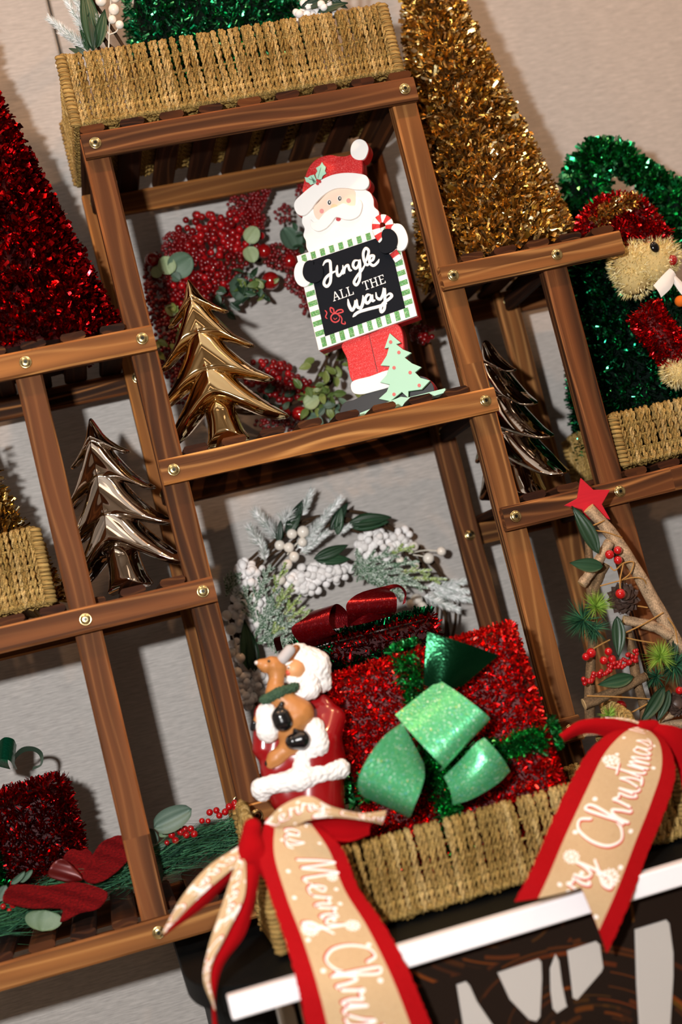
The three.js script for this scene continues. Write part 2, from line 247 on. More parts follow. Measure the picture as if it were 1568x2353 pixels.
// ---------------------------------------------------------------- table
const TT = Y0 - 1.213;
{
  const zf = 0.31, x0 = -0.115, x1 = 1.6, T = thing('display_table', 'black topped table with a white front edge and a brown patterned front with pale inlays', 'table', V(0.6, 0, 0.1));
  const bx = (name, a, b, c, d, e, f, mat, r = 0.003) => { const m = part(T, name, new RoundedBoxGeometry(b - a, d - c, f - e, 3, r), mat); m.position.set((a + b) / 2, (c + d) / 2, (e + f) / 2).sub(T.position); return m; };
  const blk = M(0x07090a, 0.6);
  // black top: outline with a rounded front corner, thick
  const s = new THREE.Shape(); s.moveTo(-0.155, 0.36); s.lineTo(x1, 0.36); s.lineTo(x1, -zf + 0.012); s.lineTo(-0.03, -zf + 0.012); s.bezierCurveTo(-0.12, -zf + 0.02, -0.15, -zf + 0.10, -0.155, -0.1); s.closePath();
  const tg = new THREE.ExtrudeGeometry(s, { depth: 0.028, bevelEnabled: true, bevelSize: 0.002, bevelThickness: 0.002, bevelSegments: 2, curveSegments: 16 }).rotateX(-Math.PI / 2);
  const top = part(T, 'table_top', tg, blk); top.position.set(0, TT - 0.030, 0).sub(T.position);
  bx('front_edge', x0, x1, TT - 0.0285, TT + 0.0005, zf - 0.012, zf + 0.012, M(0xf1eef2, 0.45));
  const s2 = new THREE.Shape(); s2.moveTo(-0.13, 0.34); s2.lineTo(0.05, 0.34); s2.lineTo(0.05, -0.1); s2.bezierCurveTo(-0.08, -0.1, -0.13, -0.02, -0.13, 0.06); s2.closePath();
  const pedestal = part(T, 'pedestal', new THREE.ExtrudeGeometry(s2, { depth: TT - 0.03, bevelEnabled: false, curveSegments: 16 }).rotateX(-Math.PI / 2), blk); pedestal.position.set(0, 0.0, 0).sub(T.position);
  const panelTex = canvasTex(1024, 1024, (g, w, h) => {
    g.fillStyle = '#1c1008'; g.fillRect(0, 0, w, h); const r = rng(5);
    for (const [cx, cy] of [[470, 210], [760, 520], [120, 560], [980, 180], [300, 900]]) for (let i = 0; i < 150; i++) {
      const a0 = r() * 6.28, rad = 14 + r() * 300, a1 = a0 + 0.2 + r() * 0.5; g.strokeStyle = `rgba(${110 + 50 * r() | 0},${52 + 22 * r() | 0},12,${0.16 + 0.5 * r()})`; g.lineWidth = 2 + r() * 9; g.beginPath(); g.ellipse(cx, cy, rad, rad * 0.62, 0.5, a0, a1); g.stroke();
    }
  });
  const pz = 0.285, pan = bx('front_panel', 0.015, x1, 0.05, TT - 0.03, pz - 0.02, pz, M(0xffffff, 0.85, 0, { map: panelTex }), 0.002);
  { const p = pan.geometry.attributes.position, u = pan.geometry.attributes.uv; for (let i = 0; i < p.count; i++) u.setXY(i, (p.getX(i) + 0.78) / 0.7, (p.getY(i) + 0.38) / 0.7); }
  const pale = M(0xb9b2ac, 0.5);
  const C = (cx, cy) => at(1000 + cx / 2.76, 1900 + cy / 2.76, pz + 0.001);
  const inl = [[[145, 1005], [195, 988], [215, 1010], [260, 1110], [355, 1251], [470, 1400], [225, 1400], [185, 1251]], [[405, 928], [655, 845], [668, 860], [672, 960], [660, 1200], [640, 1225], [600, 1215], [480, 1090]], [[765, 818], [780, 850], [800, 1000], [825, 1120], [830, 1135], [775, 1172], [755, 1150], [740, 1040], [737, 900]], [[847, 790], [1020, 732], [1040, 750], [1060, 890], [1050, 915], [900, 1088], [882, 1080], [865, 930]], [[1275, 655], [1465, 597], [1480, 615], [1505, 800], [1505, 950], [1470, 1500], [1315, 1500], [1285, 1000]]];
  for (const P of inl) { const q = P.map((p) => C(...p)), sh = new THREE.Shape(q.map((p) => new THREE.Vector2(p.x, p.y))); const m = part(T, 'inlay', new THREE.ExtrudeGeometry(sh, { depth: 0.003, bevelEnabled: true, bevelSize: 0.0015, bevelThickness: 0.001, bevelSegments: 2 }), pale); m.position.set(0, 0, pz - 0.001).sub(T.position); }
  const leg = part(T, 'leg', new THREE.CylinderGeometry(0.018, 0.018, TT - 0.03, 32), M(0xc9c5bd, 0.12, 1)); leg.position.set(-0.035, (TT - 0.03) / 2, 0.2).sub(T.position);
}
// ---------------------------------------------------------------- seagrass baskets
const grassCols = [0xc9ac74, 0xb89c66, 0xd6bc88, 0xac9058, 0xc4a86e];
const grassTex = dataTex(64, 256, (u, v) => { const k = 0.86 + 0.5 * N3(u * 14, v * 60, 2) + 0.3 * N3(u * 4, v * 14, 5); return [232 * k, 222 * k, 200 * k]; });
const grassMats = grassCols.map((c) => M(c, 0.75, 0, { map: grassTex }));
const rodMat = M(0xb39a62, 0.8, 0, { map: grassTex });
function rope(path, r, pitch, radial = 5) {          // two twisted plies along a path
  const gs = [], n = path.length; let L = [0]; for (let i = 1; i < n; i++) L.push(L[i - 1] + path[i].distanceTo(path[i - 1]));
  for (const ph of [0, Math.PI]) {
    let N = null; const pts = path.map((p, i) => { const T = path[Math.min(i + 1, n - 1)].clone().sub(path[Math.max(i - 1, 0)]).normalize(); if (!N) N = (Math.abs(T.x) < 0.9 ? V(1, 0, 0) : V(0, 0, 1)).addScaledVector(T, -T.x * (Math.abs(T.x) < 0.9 ? 1 : 0)).normalize(); else N.addScaledVector(T, -N.dot(T)).normalize(); const B = T.clone().cross(N), a = (L[i] / pitch) * 2 * Math.PI + ph; return p.clone().addScaledVector(N, Math.cos(a) * r * 0.52).addScaledVector(B, Math.sin(a) * r * 0.52); });
    gs.push(sweep(pts, r * 0.62, radial));
  }
  const g = mergeGeometries(gs); const u = g.attributes.uv; for (let i = 0; i < u.count; i++) u.setY(i, u.getY(i) * 12); return g;
}
const strandVar = {};
function strandGeo(H, v) {                            // one wall strand, foot at origin, wall faces +z
  const key = H.toFixed(3) + v; if (strandVar[key]) return strandVar[key];
  const pts = [], n = 34, par = v % 2 ? 1 : -1, r = rng(v * 31 + 7), lean = (r() - 0.35) * 0.006, j = () => (r() - 0.5) * 0.0016;
  for (let i = 0; i <= n; i++) { const t = i / n; pts.push(V(lean * t + 0.0006 * Math.sin(t * 9 + v), t * H, par * 0.0026 * Math.sin(t * Math.PI * 4 + 0.4) * (t < 0.93 ? 1 : 0.4))); }
  for (let i = 1; i <= 7; i++) { const a = (i / 7) * Math.PI; pts.push(V(lean + j() * 0.4, H + 0.0045 * Math.sin(a), -0.0055 + 0.0055 * Math.cos(a))); }
  pts.push(V(lean, H - 0.012, -0.011), V(lean, H - 0.03, -0.011));
  return (strandVar[key] = rope(pts, 0.0039, 0.021 + 0.004 * r(), 5));
}
function basket(label, pos, L, D, H, opt = {}) {
  const b = thing('seagrass_basket', label, 'basket', pos), p = opt.pitch ?? 0.0068, rise = opt.rise ?? 0, r = rng(opt.seed ?? 3);
  const hAt = (x, z) => H + rise * (Math.max(sstep(L / 2 - 0.05, L / 2, Math.abs(x)), 0) * (0.25 + 0.75 * sstep(D / 2, -D / 2 + 0.03, z)));
  const wall = (x0, z0, x1, z1, ry, skip) => { const len = Math.hypot(x1 - x0, z1 - z0), n = Math.round(len / (p * (skip ?? 1))); for (let i = 0; i < n; i++) { const t = (i + 0.5) / n, x = lerp(x0, x1, t), z = lerp(z0, z1, t), m = part(b, 'strand', strandGeo(H, i % 2 + 2 * Math.floor(r() * 4)), grassMats[Math.floor(r() * 5)]); m.position.set(x, 0.002, z); m.rotation.set(0, ry, (r() - 0.5) * 0.05); m.scale.set(skip ?? 1, hAt(x, z) / H * (0.994 + 0.012 * r()), 1); } };
  wall(-L / 2, D / 2, L / 2, D / 2, 0); wall(-L / 2, -D / 2, -L / 2, D / 2, -Math.PI / 2); wall(L / 2, D / 2, L / 2, -D / 2, Math.PI / 2, 1.3); wall(L / 2, -D / 2, -L / 2, -D / 2, Math.PI, 1.6);
  // horizontal cords the strands are woven over
  for (const f of [0.03, 0.28, 0.53, 0.78]) { const y = H * f + 0.003; for (const [a, c] of [[V(-L / 2, y, D / 2), V(L / 2, y, D / 2)], [V(-L / 2, y, -D / 2), V(-L / 2, y, D / 2)], [V(L / 2, y, D / 2), V(L / 2, y, -D / 2)], [V(L / 2, y, -D / 2), V(-L / 2, y, -D / 2)]]) { const n = Math.max(12, Math.round(a.distanceTo(c) / 0.004)), pts = []; for (let i = 0; i <= n; i++) pts.push(a.clone().lerp(c, i / n)); part(b, 'cord', rope(pts, f < 0.1 ? 0.006 : 0.0027, 0.012, 5), rodMat); } }
  // thick wrapped corners
  for (const [sx, sz] of [[-1, 1], [1, 1], [-1, -1], [1, -1]]) { const x = sx * L / 2, z = sz * D / 2, h = hAt(x, z), pts = [], n = 120; for (let i = 0; i <= n; i++) { const t = i / n, a = t * (h / 0.0068) * 2 * Math.PI; pts.push(V(x + sx * 0.001 + 0.0062 * Math.cos(a), 0.003 + t * h, z + sz * 0.001 + 0.0062 * Math.sin(a))); } part(b, 'corner_braid', sweep(pts, 0.0036, 6), grassMats[1]); part(b, 'corner_post', new THREE.CylinderGeometry(0.005, 0.005, h, 8).translate(x, h / 2, z), rodMat); }
  // woven bottom
  const gs = []; const nb = Math.round(D / 0.010); for (let i = 0; i < nb; i++) { const z = lerp(-D / 2, D / 2, (i + 0.5) / nb), pts = [], n = Math.round(L / 0.006); for (let k = 0; k <= n; k++) pts.push(V(lerp(-L / 2, L / 2, k / n), 0.003 + 0.0022 * Math.sin(k * 0.9 + i * Math.PI), z)); gs.push(rope(pts, 0.0054, 0.016, 5)); } part(b, 'woven_bottom', mergeGeometries(gs), grassMats[3], 'stuff');
  return b;
}
basket('long shallow seagrass basket on the topmost shelf of the wooden stand', V(0.243, shelfTop('T') + 0.0055, -0.155), 0.524, 0.262, 0.112, { seed: 11 });
basket('seagrass basket on the left middle shelf holding the small gold tinsel tree', V(-0.46, shelfTop('L') + 0.0055, -0.16), 0.48, 0.22, 0.112, { seed: 21 });
basket('seagrass basket on the right shelf below the tinsel reindeer', V(0.945, shelfTop('L') + 0.0055, -0.15), 0.466, 0.23, 0.082, { seed: 31 });
basket('large seagrass basket in front on the table, filled with red gifts and tied with ribbons', V(0.268, TT + 0.006, 0.11), 0.59, 0.18, 0.105, { seed: 41, rise: 0.072 });

// ---------------------------------------------------------------- tinsel
const stripGeo = (() => { const g = new THREE.PlaneGeometry(1, 1, 1, 3).translate(0, 0.5, 0), p = g.attributes.position; for (let i = 0; i < p.count; i++) { const y = p.getY(i); p.setZ(i, 0.22 * y * y); } g.computeVertexNormals(); return g; })();
const bladeGeo = (() => { const g = new THREE.BufferGeometry(); g.setAttribute('position', new THREE.Float32BufferAttribute([-0.5, 0, 0, 0.5, 0, 0, 0, 1, 0.1], 3)); g.setAttribute('uv', new THREE.Float32BufferAttribute([0, 0, 1, 0, 0.5, 1], 2)); g.setIndex([0, 1, 2]); g.computeVertexNormals(); return g; })();
const foilMat = (rough = 0.3) => M(0xffffff, rough, 1);
// n strips of foil on a surface; sampler(r) gives {p, n} in the thing's own frame
function tinsel(parent, n, sampler, o) {
  const r = rng(o.seed ?? 1), im = new THREE.InstancedMesh(o.geo ?? stripGeo, o.mat ?? foilMat(o.rough), n); im.name = o.name ?? 'tinsel'; im.userData.kind = 'stuff'; shade(im);
  const m = new THREE.Matrix4(), q = new THREE.Color(), X = V(0, 0, 0), Z = V(0, 0, 0), sp = o.spread ?? 0.9;
  for (let i = 0; i < n; i++) {
    const s = sampler(r), d = s.n.clone().multiplyScalar(o.out ?? 1); d.x += (r() * 2 - 1) * sp; d.y += (r() * 2 - 1) * sp; d.z += (r() * 2 - 1) * sp; d.normalize();
    X.set(r() * 2 - 1, r() * 2 - 1, r() * 2 - 1).addScaledVector(d, -X.dot(d)); X.addScaledVector(d, -X.dot(d)).normalize(); Z.crossVectors(X, d);
    const big = r() < (o.bigShare ?? 0.05), l = lerp(o.len[0], o.len[1], r()) * (big ? 1.15 : 1), w = lerp(o.wid[0], o.wid[1], r()) * (big ? 1.8 : 1);
    m.makeBasis(X.clone().multiplyScalar(w), d.clone().multiplyScalar(l), Z.clone().multiplyScalar(l)); m.setPosition(s.p); im.setMatrixAt(i, m);
    const c = o.cols[Math.floor(r() * o.cols.length)], k = 0.65 + 0.6 * r(); q.setRGB(c[0] * k, c[1] * k, c[2] * k); im.setColorAt(i, q);
  }
  parent.add(im); return im;
}
const onCone = (R, H, top = 0.02) => (r) => { const t = 1 - Math.sqrt(r()), a = r() * 6.2832, rad = Math.max(R * (1 - t) - 0.006, top), c = Math.cos(a), s = Math.sin(a); return { p: V(rad * c, t * H * 0.98, rad * s), n: V(c, R / H, s).normalize() }; };
const onBall = (c, R) => (r) => { const u = r() * 2 - 1, a = r() * 6.2832, k = Math.sqrt(1 - u * u), n = V(k * Math.cos(a), u, k * Math.sin(a)); return { p: c.clone().add(n.clone().multiply(R)), n }; };
function onTube(pts, R) { const c = new THREE.CatmullRomCurve3(pts); const N = 80, P = c.getSpacedPoints(N); return (r) => { const t = r(), i = Math.min(N - 1, Math.floor(t * N)), p = P[i].clone().lerp(P[i + 1], t * N - i), T = P[i + 1].clone().sub(P[i]).normalize(), n = V(r() * 2 - 1, r() * 2 - 1, r() * 2 - 1); n.addScaledVector(T, -n.dot(T)).normalize(); const rr = typeof R === 'function' ? R(t) : R; return { p: p.addScaledVector(n, rr), n }; }; }
const onBox = (hx, hy, hz, faces = 'xXyYzZ') => (r) => { const areas = { x: hy * hz, X: hy * hz, y: hx * hz, Y: hx * hz, z: hx * hy, Z: hx * hy }; let tot = 0; for (const f of faces) tot += areas[f]; let k = r() * tot, f = faces[0]; for (const q of faces) { f = q; if ((k -= areas[q]) < 0) break; } const a = r() * 2 - 1, b = r() * 2 - 1; const lo = f.toLowerCase(), s = f === lo ? -1 : 1; return lo === 'x' ? { p: V(s * hx, a * hy, b * hz), n: V(s, 0, 0) } : lo === 'y' ? { p: V(a * hx, s * hy, b * hz), n: V(0, s, 0) } : { p: V(a * hx, b * hy, s * hz), n: V(0, 0, s) }; };
const RED = [lin(0xc4161a), lin(0xb00c10), lin(0xd8262a)], DRED = [lin(0x9c0e12), lin(0x86080c), lin(0xb0161a)], GOLD = [lin(0xdcb468), lin(0xc49a48), lin(0xf4e2b4), lin(0x9a742c), lin(0xe6c480)], GREEN = [lin(0x147a44), lin(0x0c6638), lin(0x2a9a5a)], DGREEN = [lin(0x0c5a36), lin(0x08482a), lin(0x148048)];
const coneCore = (R, H, col) => [new THREE.CylinderGeometry(0.008, R - 0.012, H, 32, 4).translate(0, H / 2, 0), M(col, 0.5, 0.7)];
{
  const t = thing('tinsel_tree', 'tall red foil tinsel cone tree on the left upper shelf', 'tinsel tree', V(-0.165, shelfTop('U'), -0.15));
  part(t, 'core', ...coneCore(0.142, 0.6, 0x3a0405)); tinsel(t, 15000, onCone(0.15, 0.62), { seed: 3, len: [0.008, 0.019], wid: [0.0026, 0.0062], cols: [...DRED, RED[0]], rough: 0.22, bigShare: 0.1 });
  const g = thing('tinsel_tree', 'tall gold foil tinsel cone tree on the right upper shelf', 'tinsel tree', V(0.634, shelfTop('U'), -0.15));
  part(g, 'core', ...coneCore(0.122, 0.72, 0x4a300c)); tinsel(g, 20000, onCone(0.135, 0.74), { seed: 4, len: [0.009, 0.02], wid: [0.0022, 0.005], cols: GOLD, rough: 0.34, bigShare: 0.05 });
  const s = thing('tinsel_tree', 'small dark gold tinsel tree standing in the basket at the left edge', 'tinsel tree', V(at(-18, 1220, -0.17).x, shelfTop('L') + 0.014, -0.17));
  part(s, 'core', ...coneCore(0.075, 0.28, 0x2a1a06)); tinsel(s, 3200, onCone(0.085, 0.29), { seed: 5, len: [0.01, 0.022], wid: [0.0016, 0.004], cols: GOLD, rough: 0.28 });
  // the green tree bends over at its tip
  const k = thing('tinsel_tree', 'dark green tinsel tree with a bent-over tip in the basket behind the tinsel reindeer', 'tinsel tree', V(0.885, shelfTop('L') + 0.014, -0.19));
  const path = [[1512, 1010, -0.2, 0.15], [1475, 880, -0.2, 0.135], [1440, 750, -0.2, 0.112], [1400, 620, -0.2, 0.072], [1358, 480, -0.19, 0.036], [1345, 410, -0.18, 0.032], [1368, 366, -0.17, 0.024], [1418, 360, -0.16, 0.017], [1470, 398, -0.15, 0.013], [1520, 432, -0.14, 0.018], [1562, 474, -0.13, 0.026], [1600, 540, -0.13, 0.032]].map(([u, v, z, r]) => [at(u, v, z).sub(k.position), r]);
  const pp = spline(path.map((p) => p[0]), 60), rad = (t) => { const x = t * (path.length - 1), i = Math.min(path.length - 2, Math.floor(x)); return lerp(path[i][1], path[i + 1][1], x - i); };
  part(k, 'core', sweep(pp, (t) => rad(t) * 0.82, 20), M(0x02100a, 0.9));
  const cv = new THREE.CatmullRomCurve3(path.map((p) => p[0]), false, 'centripetal');
  const samp = (lo, hi) => (r) => { const t = lerp(lo, hi, r()), p = cv.getPoint(t), T = cv.getTangent(t), n = V(r() * 2 - 1, r() * 2 - 1, r() * 2 - 1); n.addScaledVector(T, -n.dot(T)).normalize(); return { p: p.addScaledVector(n, rad(t) * 0.92), n }; };
  tinsel(k, 20000, samp(0, 0.36), { seed: 6, len: [0.007, 0.015], wid: [0.0014, 0.0032], cols: [lin(0x12704a), lin(0x0c5a38), lin(0x3aa070)], rough: 0.24, spread: 1.1 });
  tinsel(k, 3600, samp(0.34, 1), { name: 'tinsel_tip', seed: 7, len: [0.012, 0.022], wid: [0.003, 0.006], cols: [lin(0x2a9a60), lin(0x1a8048), lin(0x6cc890)], rough: 0.3 });
}
// ---------------------------------------------------------------- tinsel gift boxes
function foilBow(parent, loops, mat, name = 'bow_loop') { for (const [A, B, arch] of loops) { const g = band(A, B, 30, 10, arch ?? 0); wpart(parent, name, g, mat); } }
const holo = (base, seed, al = 1) => canvasTex(512, 512, (g, w, h) => { g.fillStyle = base; g.fillRect(0, 0, w, h); const r = rng(seed); for (let i = 0; i < 1500; i++) { const k = r(); g.globalAlpha = al; g.fillStyle = k < 0.5 ? `rgba(255,255,255,${0.15 + 0.45 * r()})` : k < 0.7 ? `rgba(110,200,255,${0.55 * r()})` : k < 0.85 ? `rgba(250,220,90,${0.6 * r()})` : `rgba(0,0,0,${0.25 * r()})`; g.beginPath(); g.arc(r() * w, r() * h, 1.5 + 8 * r() * r(), 0, 7); g.fill(); } });
const pebble = dataTex(256, 256, (u, v) => { const k = 128 + 150 * N3(u * 60, v * 60, 3) + 90 * N3(u * 23, v * 23, 8); return [k, k, k]; }, false);
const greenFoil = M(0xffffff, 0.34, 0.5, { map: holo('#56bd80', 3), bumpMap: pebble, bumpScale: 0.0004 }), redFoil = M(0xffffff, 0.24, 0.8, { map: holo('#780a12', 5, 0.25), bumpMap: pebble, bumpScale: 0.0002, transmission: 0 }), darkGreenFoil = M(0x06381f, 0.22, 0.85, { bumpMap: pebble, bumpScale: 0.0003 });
for (const m of [greenFoil, redFoil]) { m.map.repeat.set(1, 9); m.bumpMap.repeat.set(0.5, 5); }
{
  // big front gift
  const bc = V(0.288, TT + 0.178, 0.086), W = 0.138, H = 0.165, D = 0.04, ry = -0.3, rx = -0.06;
  const g = thing('tinsel_gift', 'large red tinsel gift box with green tinsel cross band and shiny green bow', 'gift', bc); g.rotation.set(rx, ry, 0.05, 'YXZ');
  part(g, 'box', new RoundedBoxGeometry(2 * W - 0.01, 2 * H - 0.01, 2 * D - 0.01, 4, 0.012), M(0x3c0305, 0.5, 0.6));
  tinsel(g, 26000, onBox(W, H, D, 'xXYzZZ'), { seed: 12, len: [0.005, 0.011], wid: [0.0013, 0.0028], cols: [lin(0xe02020), lin(0xc41018), lin(0xf04030)], rough: 0.36, spread: 1.2 });
  const onBand = (r) => { const k = r(), t = r() * 2 - 1, s = (r() * 2 - 1) * 0.017, e = 0.011; if (k < 0.34) return { p: V(t * W, s, D + e), n: V(0, 0, 1) }; if (k < 0.68) return { p: V(s - 0.02, t * H, D + e), n: V(0, 0, 1) }; if (k < 0.78) return { p: V(W + e, s, t * D), n: V(1, 0, 0) }; if (k < 0.9) return { p: V(s - 0.02, H + e, t * D), n: V(0, 1, 0) }; return { p: V(-W - e, s, t * D), n: V(-1, 0, 0) }; };
  tinsel(g, 6500, onBand, { name: 'tinsel_band', seed: 13, len: [0.007, 0.015], wid: [0.0014, 0.0032], cols: [lin(0x2aa055), lin(0x178a44), lin(0x5cc47c)], rough: 0.34, spread: 1.2 });
  const z = 0.2, b = thing('gift_bow', 'shiny green holographic ribbon bow stuck on the large red tinsel gift', 'bow', at(985, 1680, z));
  const P = (u, v, dz) => at(u, v, z + dz);
  foilBow(b, [
    [[P(1010, 1562, -0.02), P(1060, 1596, 0.012), P(1110, 1635, 0.03), P(1126, 1652, 0.02), P(1112, 1668, 0)], [P(908, 1642, -0.02), P(950, 1690, 0.012), P(1003, 1746, 0.03), P(1020, 1766, 0.02), P(1008, 1772, 0)]],
    [[P(925, 1660, 0), P(885, 1690, 0.016), P(850, 1735, 0.026), P(824, 1790, 0.02), P(832, 1828, -0.01), P(870, 1845, -0.03)], [P(975, 1755, 0), P(976, 1785, 0.016), P(966, 1820, 0.026), P(953, 1852, 0.02), P(945, 1874, -0.01), P(940, 1880, -0.03)]],
    [[P(1020, 1785, -0.01), P(1060, 1745, 0.01), P(1095, 1707, 0.022), P(1113, 1695, 0.02)].reverse(), [P(1040, 1850, -0.012), P(1085, 1836, 0.008), P(1145, 1800, 0.014), P(1173, 1772, 0.004)].reverse(), 0.014],
  ], greenFoil);
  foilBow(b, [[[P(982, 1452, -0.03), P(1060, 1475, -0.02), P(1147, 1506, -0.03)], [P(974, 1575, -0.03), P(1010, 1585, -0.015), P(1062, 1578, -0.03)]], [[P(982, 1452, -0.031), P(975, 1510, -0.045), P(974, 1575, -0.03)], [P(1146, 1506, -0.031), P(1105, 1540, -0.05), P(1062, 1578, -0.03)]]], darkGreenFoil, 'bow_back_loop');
  // gift behind, dark red with red bow
  const c2 = at(850, 1560, -0.06); const h = thing('tinsel_gift', 'dark red tinsel gift with dark green band behind the bearded figurine', 'gift', V(c2.x + 0.012, shelfTop('B') + 0.094, -0.1)); h.rotation.y = -0.05;
  part(h, 'box', new RoundedBoxGeometry(0.215, 0.182, 0.09, 4, 0.01), M(0x2c0204, 0.5, 0.6));
  tinsel(h, 5200, onBox(0.11, 0.094, 0.048, 'xXYZ'), { seed: 14, len: [0.007, 0.014], wid: [0.0014, 0.0032], cols: DRED, rough: 0.28 });
  tinsel(h, 2600, (r) => { const k = r(), t = r() * 2 - 1, s = (r() * 2 - 1) * 0.016; return k < 0.4 ? { p: V(t * 0.11, 0.1, 0.03 + s), n: V(0, 1, 0.4) } : k < 0.7 ? { p: V(-0.075 + s, t * 0.094, 0.054), n: V(0, 0, 1) } : { p: V(t * 0.11, 0.045 + s, 0.054), n: V(0, 0, 1) }; }, { name: 'tinsel_band', seed: 15, len: [0.008, 0.015], wid: [0.0012, 0.0026], cols: DGREEN, rough: 0.28 });
  const zb = -0.06, Q = (u, v, dz) => at(u, v, zb + dz), rb = thing('gift_bow', 'red holographic foil bow curling above the dark red gift', 'bow', Q(790, 1440, 0));
  foilBow(rb, [
    [[Q(735, 1485, 0), Q(690, 1477, 0.02), Q(670, 1445, 0.03), Q(700, 1420, 0.02), Q(725, 1402, -0.005), Q(748, 1412, -0.02), Q(738, 1450, -0.02)], [Q(800, 1443, 0), Q(775, 1455, 0.02), Q(757, 1428, 0.03), Q(762, 1398, 0.02), Q(778, 1388, -0.005), Q(800, 1410, -0.02), Q(803, 1440, -0.02)]],
    [[Q(800, 1440, 0), Q(798, 1412, 0.02), Q(796, 1390, 0.022), Q(820, 1366, 0.01), Q(880, 1348, -0.01), Q(915, 1343, -0.02), Q(934, 1360, -0.03), Q(932, 1385, -0.03)], [Q(905, 1415, 0), Q(912, 1400, 0.02), Q(912, 1376, 0.022), Q(905, 1362, 0.01), Q(896, 1356, -0.006), Q(918, 1350, -0.02), Q(930, 1366, -0.028), Q(925, 1390, -0.03)]],
    [[Q(800, 1440, 0), Q(840, 1432, 0.012), Q(905, 1414, 0)], [Q(802, 1410, 0.008), Q(850, 1395, 0.022), Q(908, 1385, 0.01)]],
  ], redFoil);
  foilBow(rb, [[[Q(662, 1455, 0), Q(645, 1463, 0.01), Q(650, 1492, 0)], [Q(640, 1459, -0.015), Q(629, 1470, 0), Q(636, 1497, -0.015)]]], M(0x3a0a0c, 0.3, 0.8), 'ribbon_curl');
  // gift at the bottom left
  const c3 = at(50, 1832, -0.2), k = thing('tinsel_gift', 'small dark red tinsel gift with green band at the bottom left', 'gift', V(c3.x - 0.012, shelfTop('W') + 0.125, -0.2)); k.rotation.set(0, 0.1, 0.03);
  part(k, 'box', new RoundedBoxGeometry(0.15, 0.15, 0.12, 4, 0.02), M(0x2a0204, 0.5, 0.6));
  tinsel(k, 7200, onBox(0.078, 0.078, 0.064, 'xXYZZ'), { seed: 16, len: [0.008, 0.016], wid: [0.0012, 0.003], cols: DRED, rough: 0.3 });
  tinsel(k, 1500, (r) => ({ p: V(-0.058 + (r() - 0.5) * 0.03, (r() * 2 - 1) * 0.078, 0.07), n: V(0, 0, 1) }), { name: 'tinsel_band', seed: 17, len: [0.008, 0.016], wid: [0.0012, 0.003], cols: GREEN, rough: 0.3 });
  const R = (u, v, dz) => at(u, v, -0.2 + dz), kb = thing('gift_bow', 'dark green foil bow on the small red gift at the left edge', 'bow', R(20, 1740, 0));
  foilBow(kb, [[[R(-5, 1705, 0.01), R(12, 1694, 0.02), R(30, 1698, 0.015), R(38, 1712, 0)], [R(-12, 1748, 0.03), R(8, 1742, 0.045), R(24, 1750, 0.04), R(32, 1768, 0.02)]], [[R(-16, 1706, 0.01), R(-22, 1730, 0.02), R(-10, 1760, 0.01)], [R(22, 1720, 0.03), R(18, 1750, 0.045), R(24, 1768, 0.03)]]], M(0x0d5a3e, 0.3, 0.7, { bumpMap: pebble, bumpScale: 0.0004 }));
  foilBow(kb, [[[R(40, 1768, 0), R(34, 1750, 0), R(52, 1730, 0), R(74, 1726, 0), R(90, 1736, -0.01), R(92, 1756, -0.02), R(76, 1762, -0.02)], [R(36, 1768, 0.012), R(30, 1742, 0.014), R(50, 1718, 0.014), R(78, 1716, 0.012), R(98, 1730, 0), R(96, 1758, -0.01), R(74, 1770, -0.01)]]], M(0x55705e, 0.4, 0.5), 'ribbon_curl');
  // green tinsel block in the top basket
  const c4 = at(490, 60, -0.21), q = thing('tinsel_gift', 'wide dark green tinsel box standing in the topmost basket', 'gift', V(c4.x + 0.002, shelfTop('T') + 0.148, -0.21));
  part(q, 'box', new RoundedBoxGeometry(0.26, 0.26, 0.13, 4, 0.012), M(0x02100a, 0.9));
  tinsel(q, 9000, onBox(0.137, 0.134, 0.07, 'xXYZZ'), { seed: 18, len: [0.007, 0.014], wid: [0.0014, 0.0036], cols: [lin(0x1a8a58), lin(0x0f6a42), lin(0x5cc490)], rough: 0.32, spread: 1.2 });
}
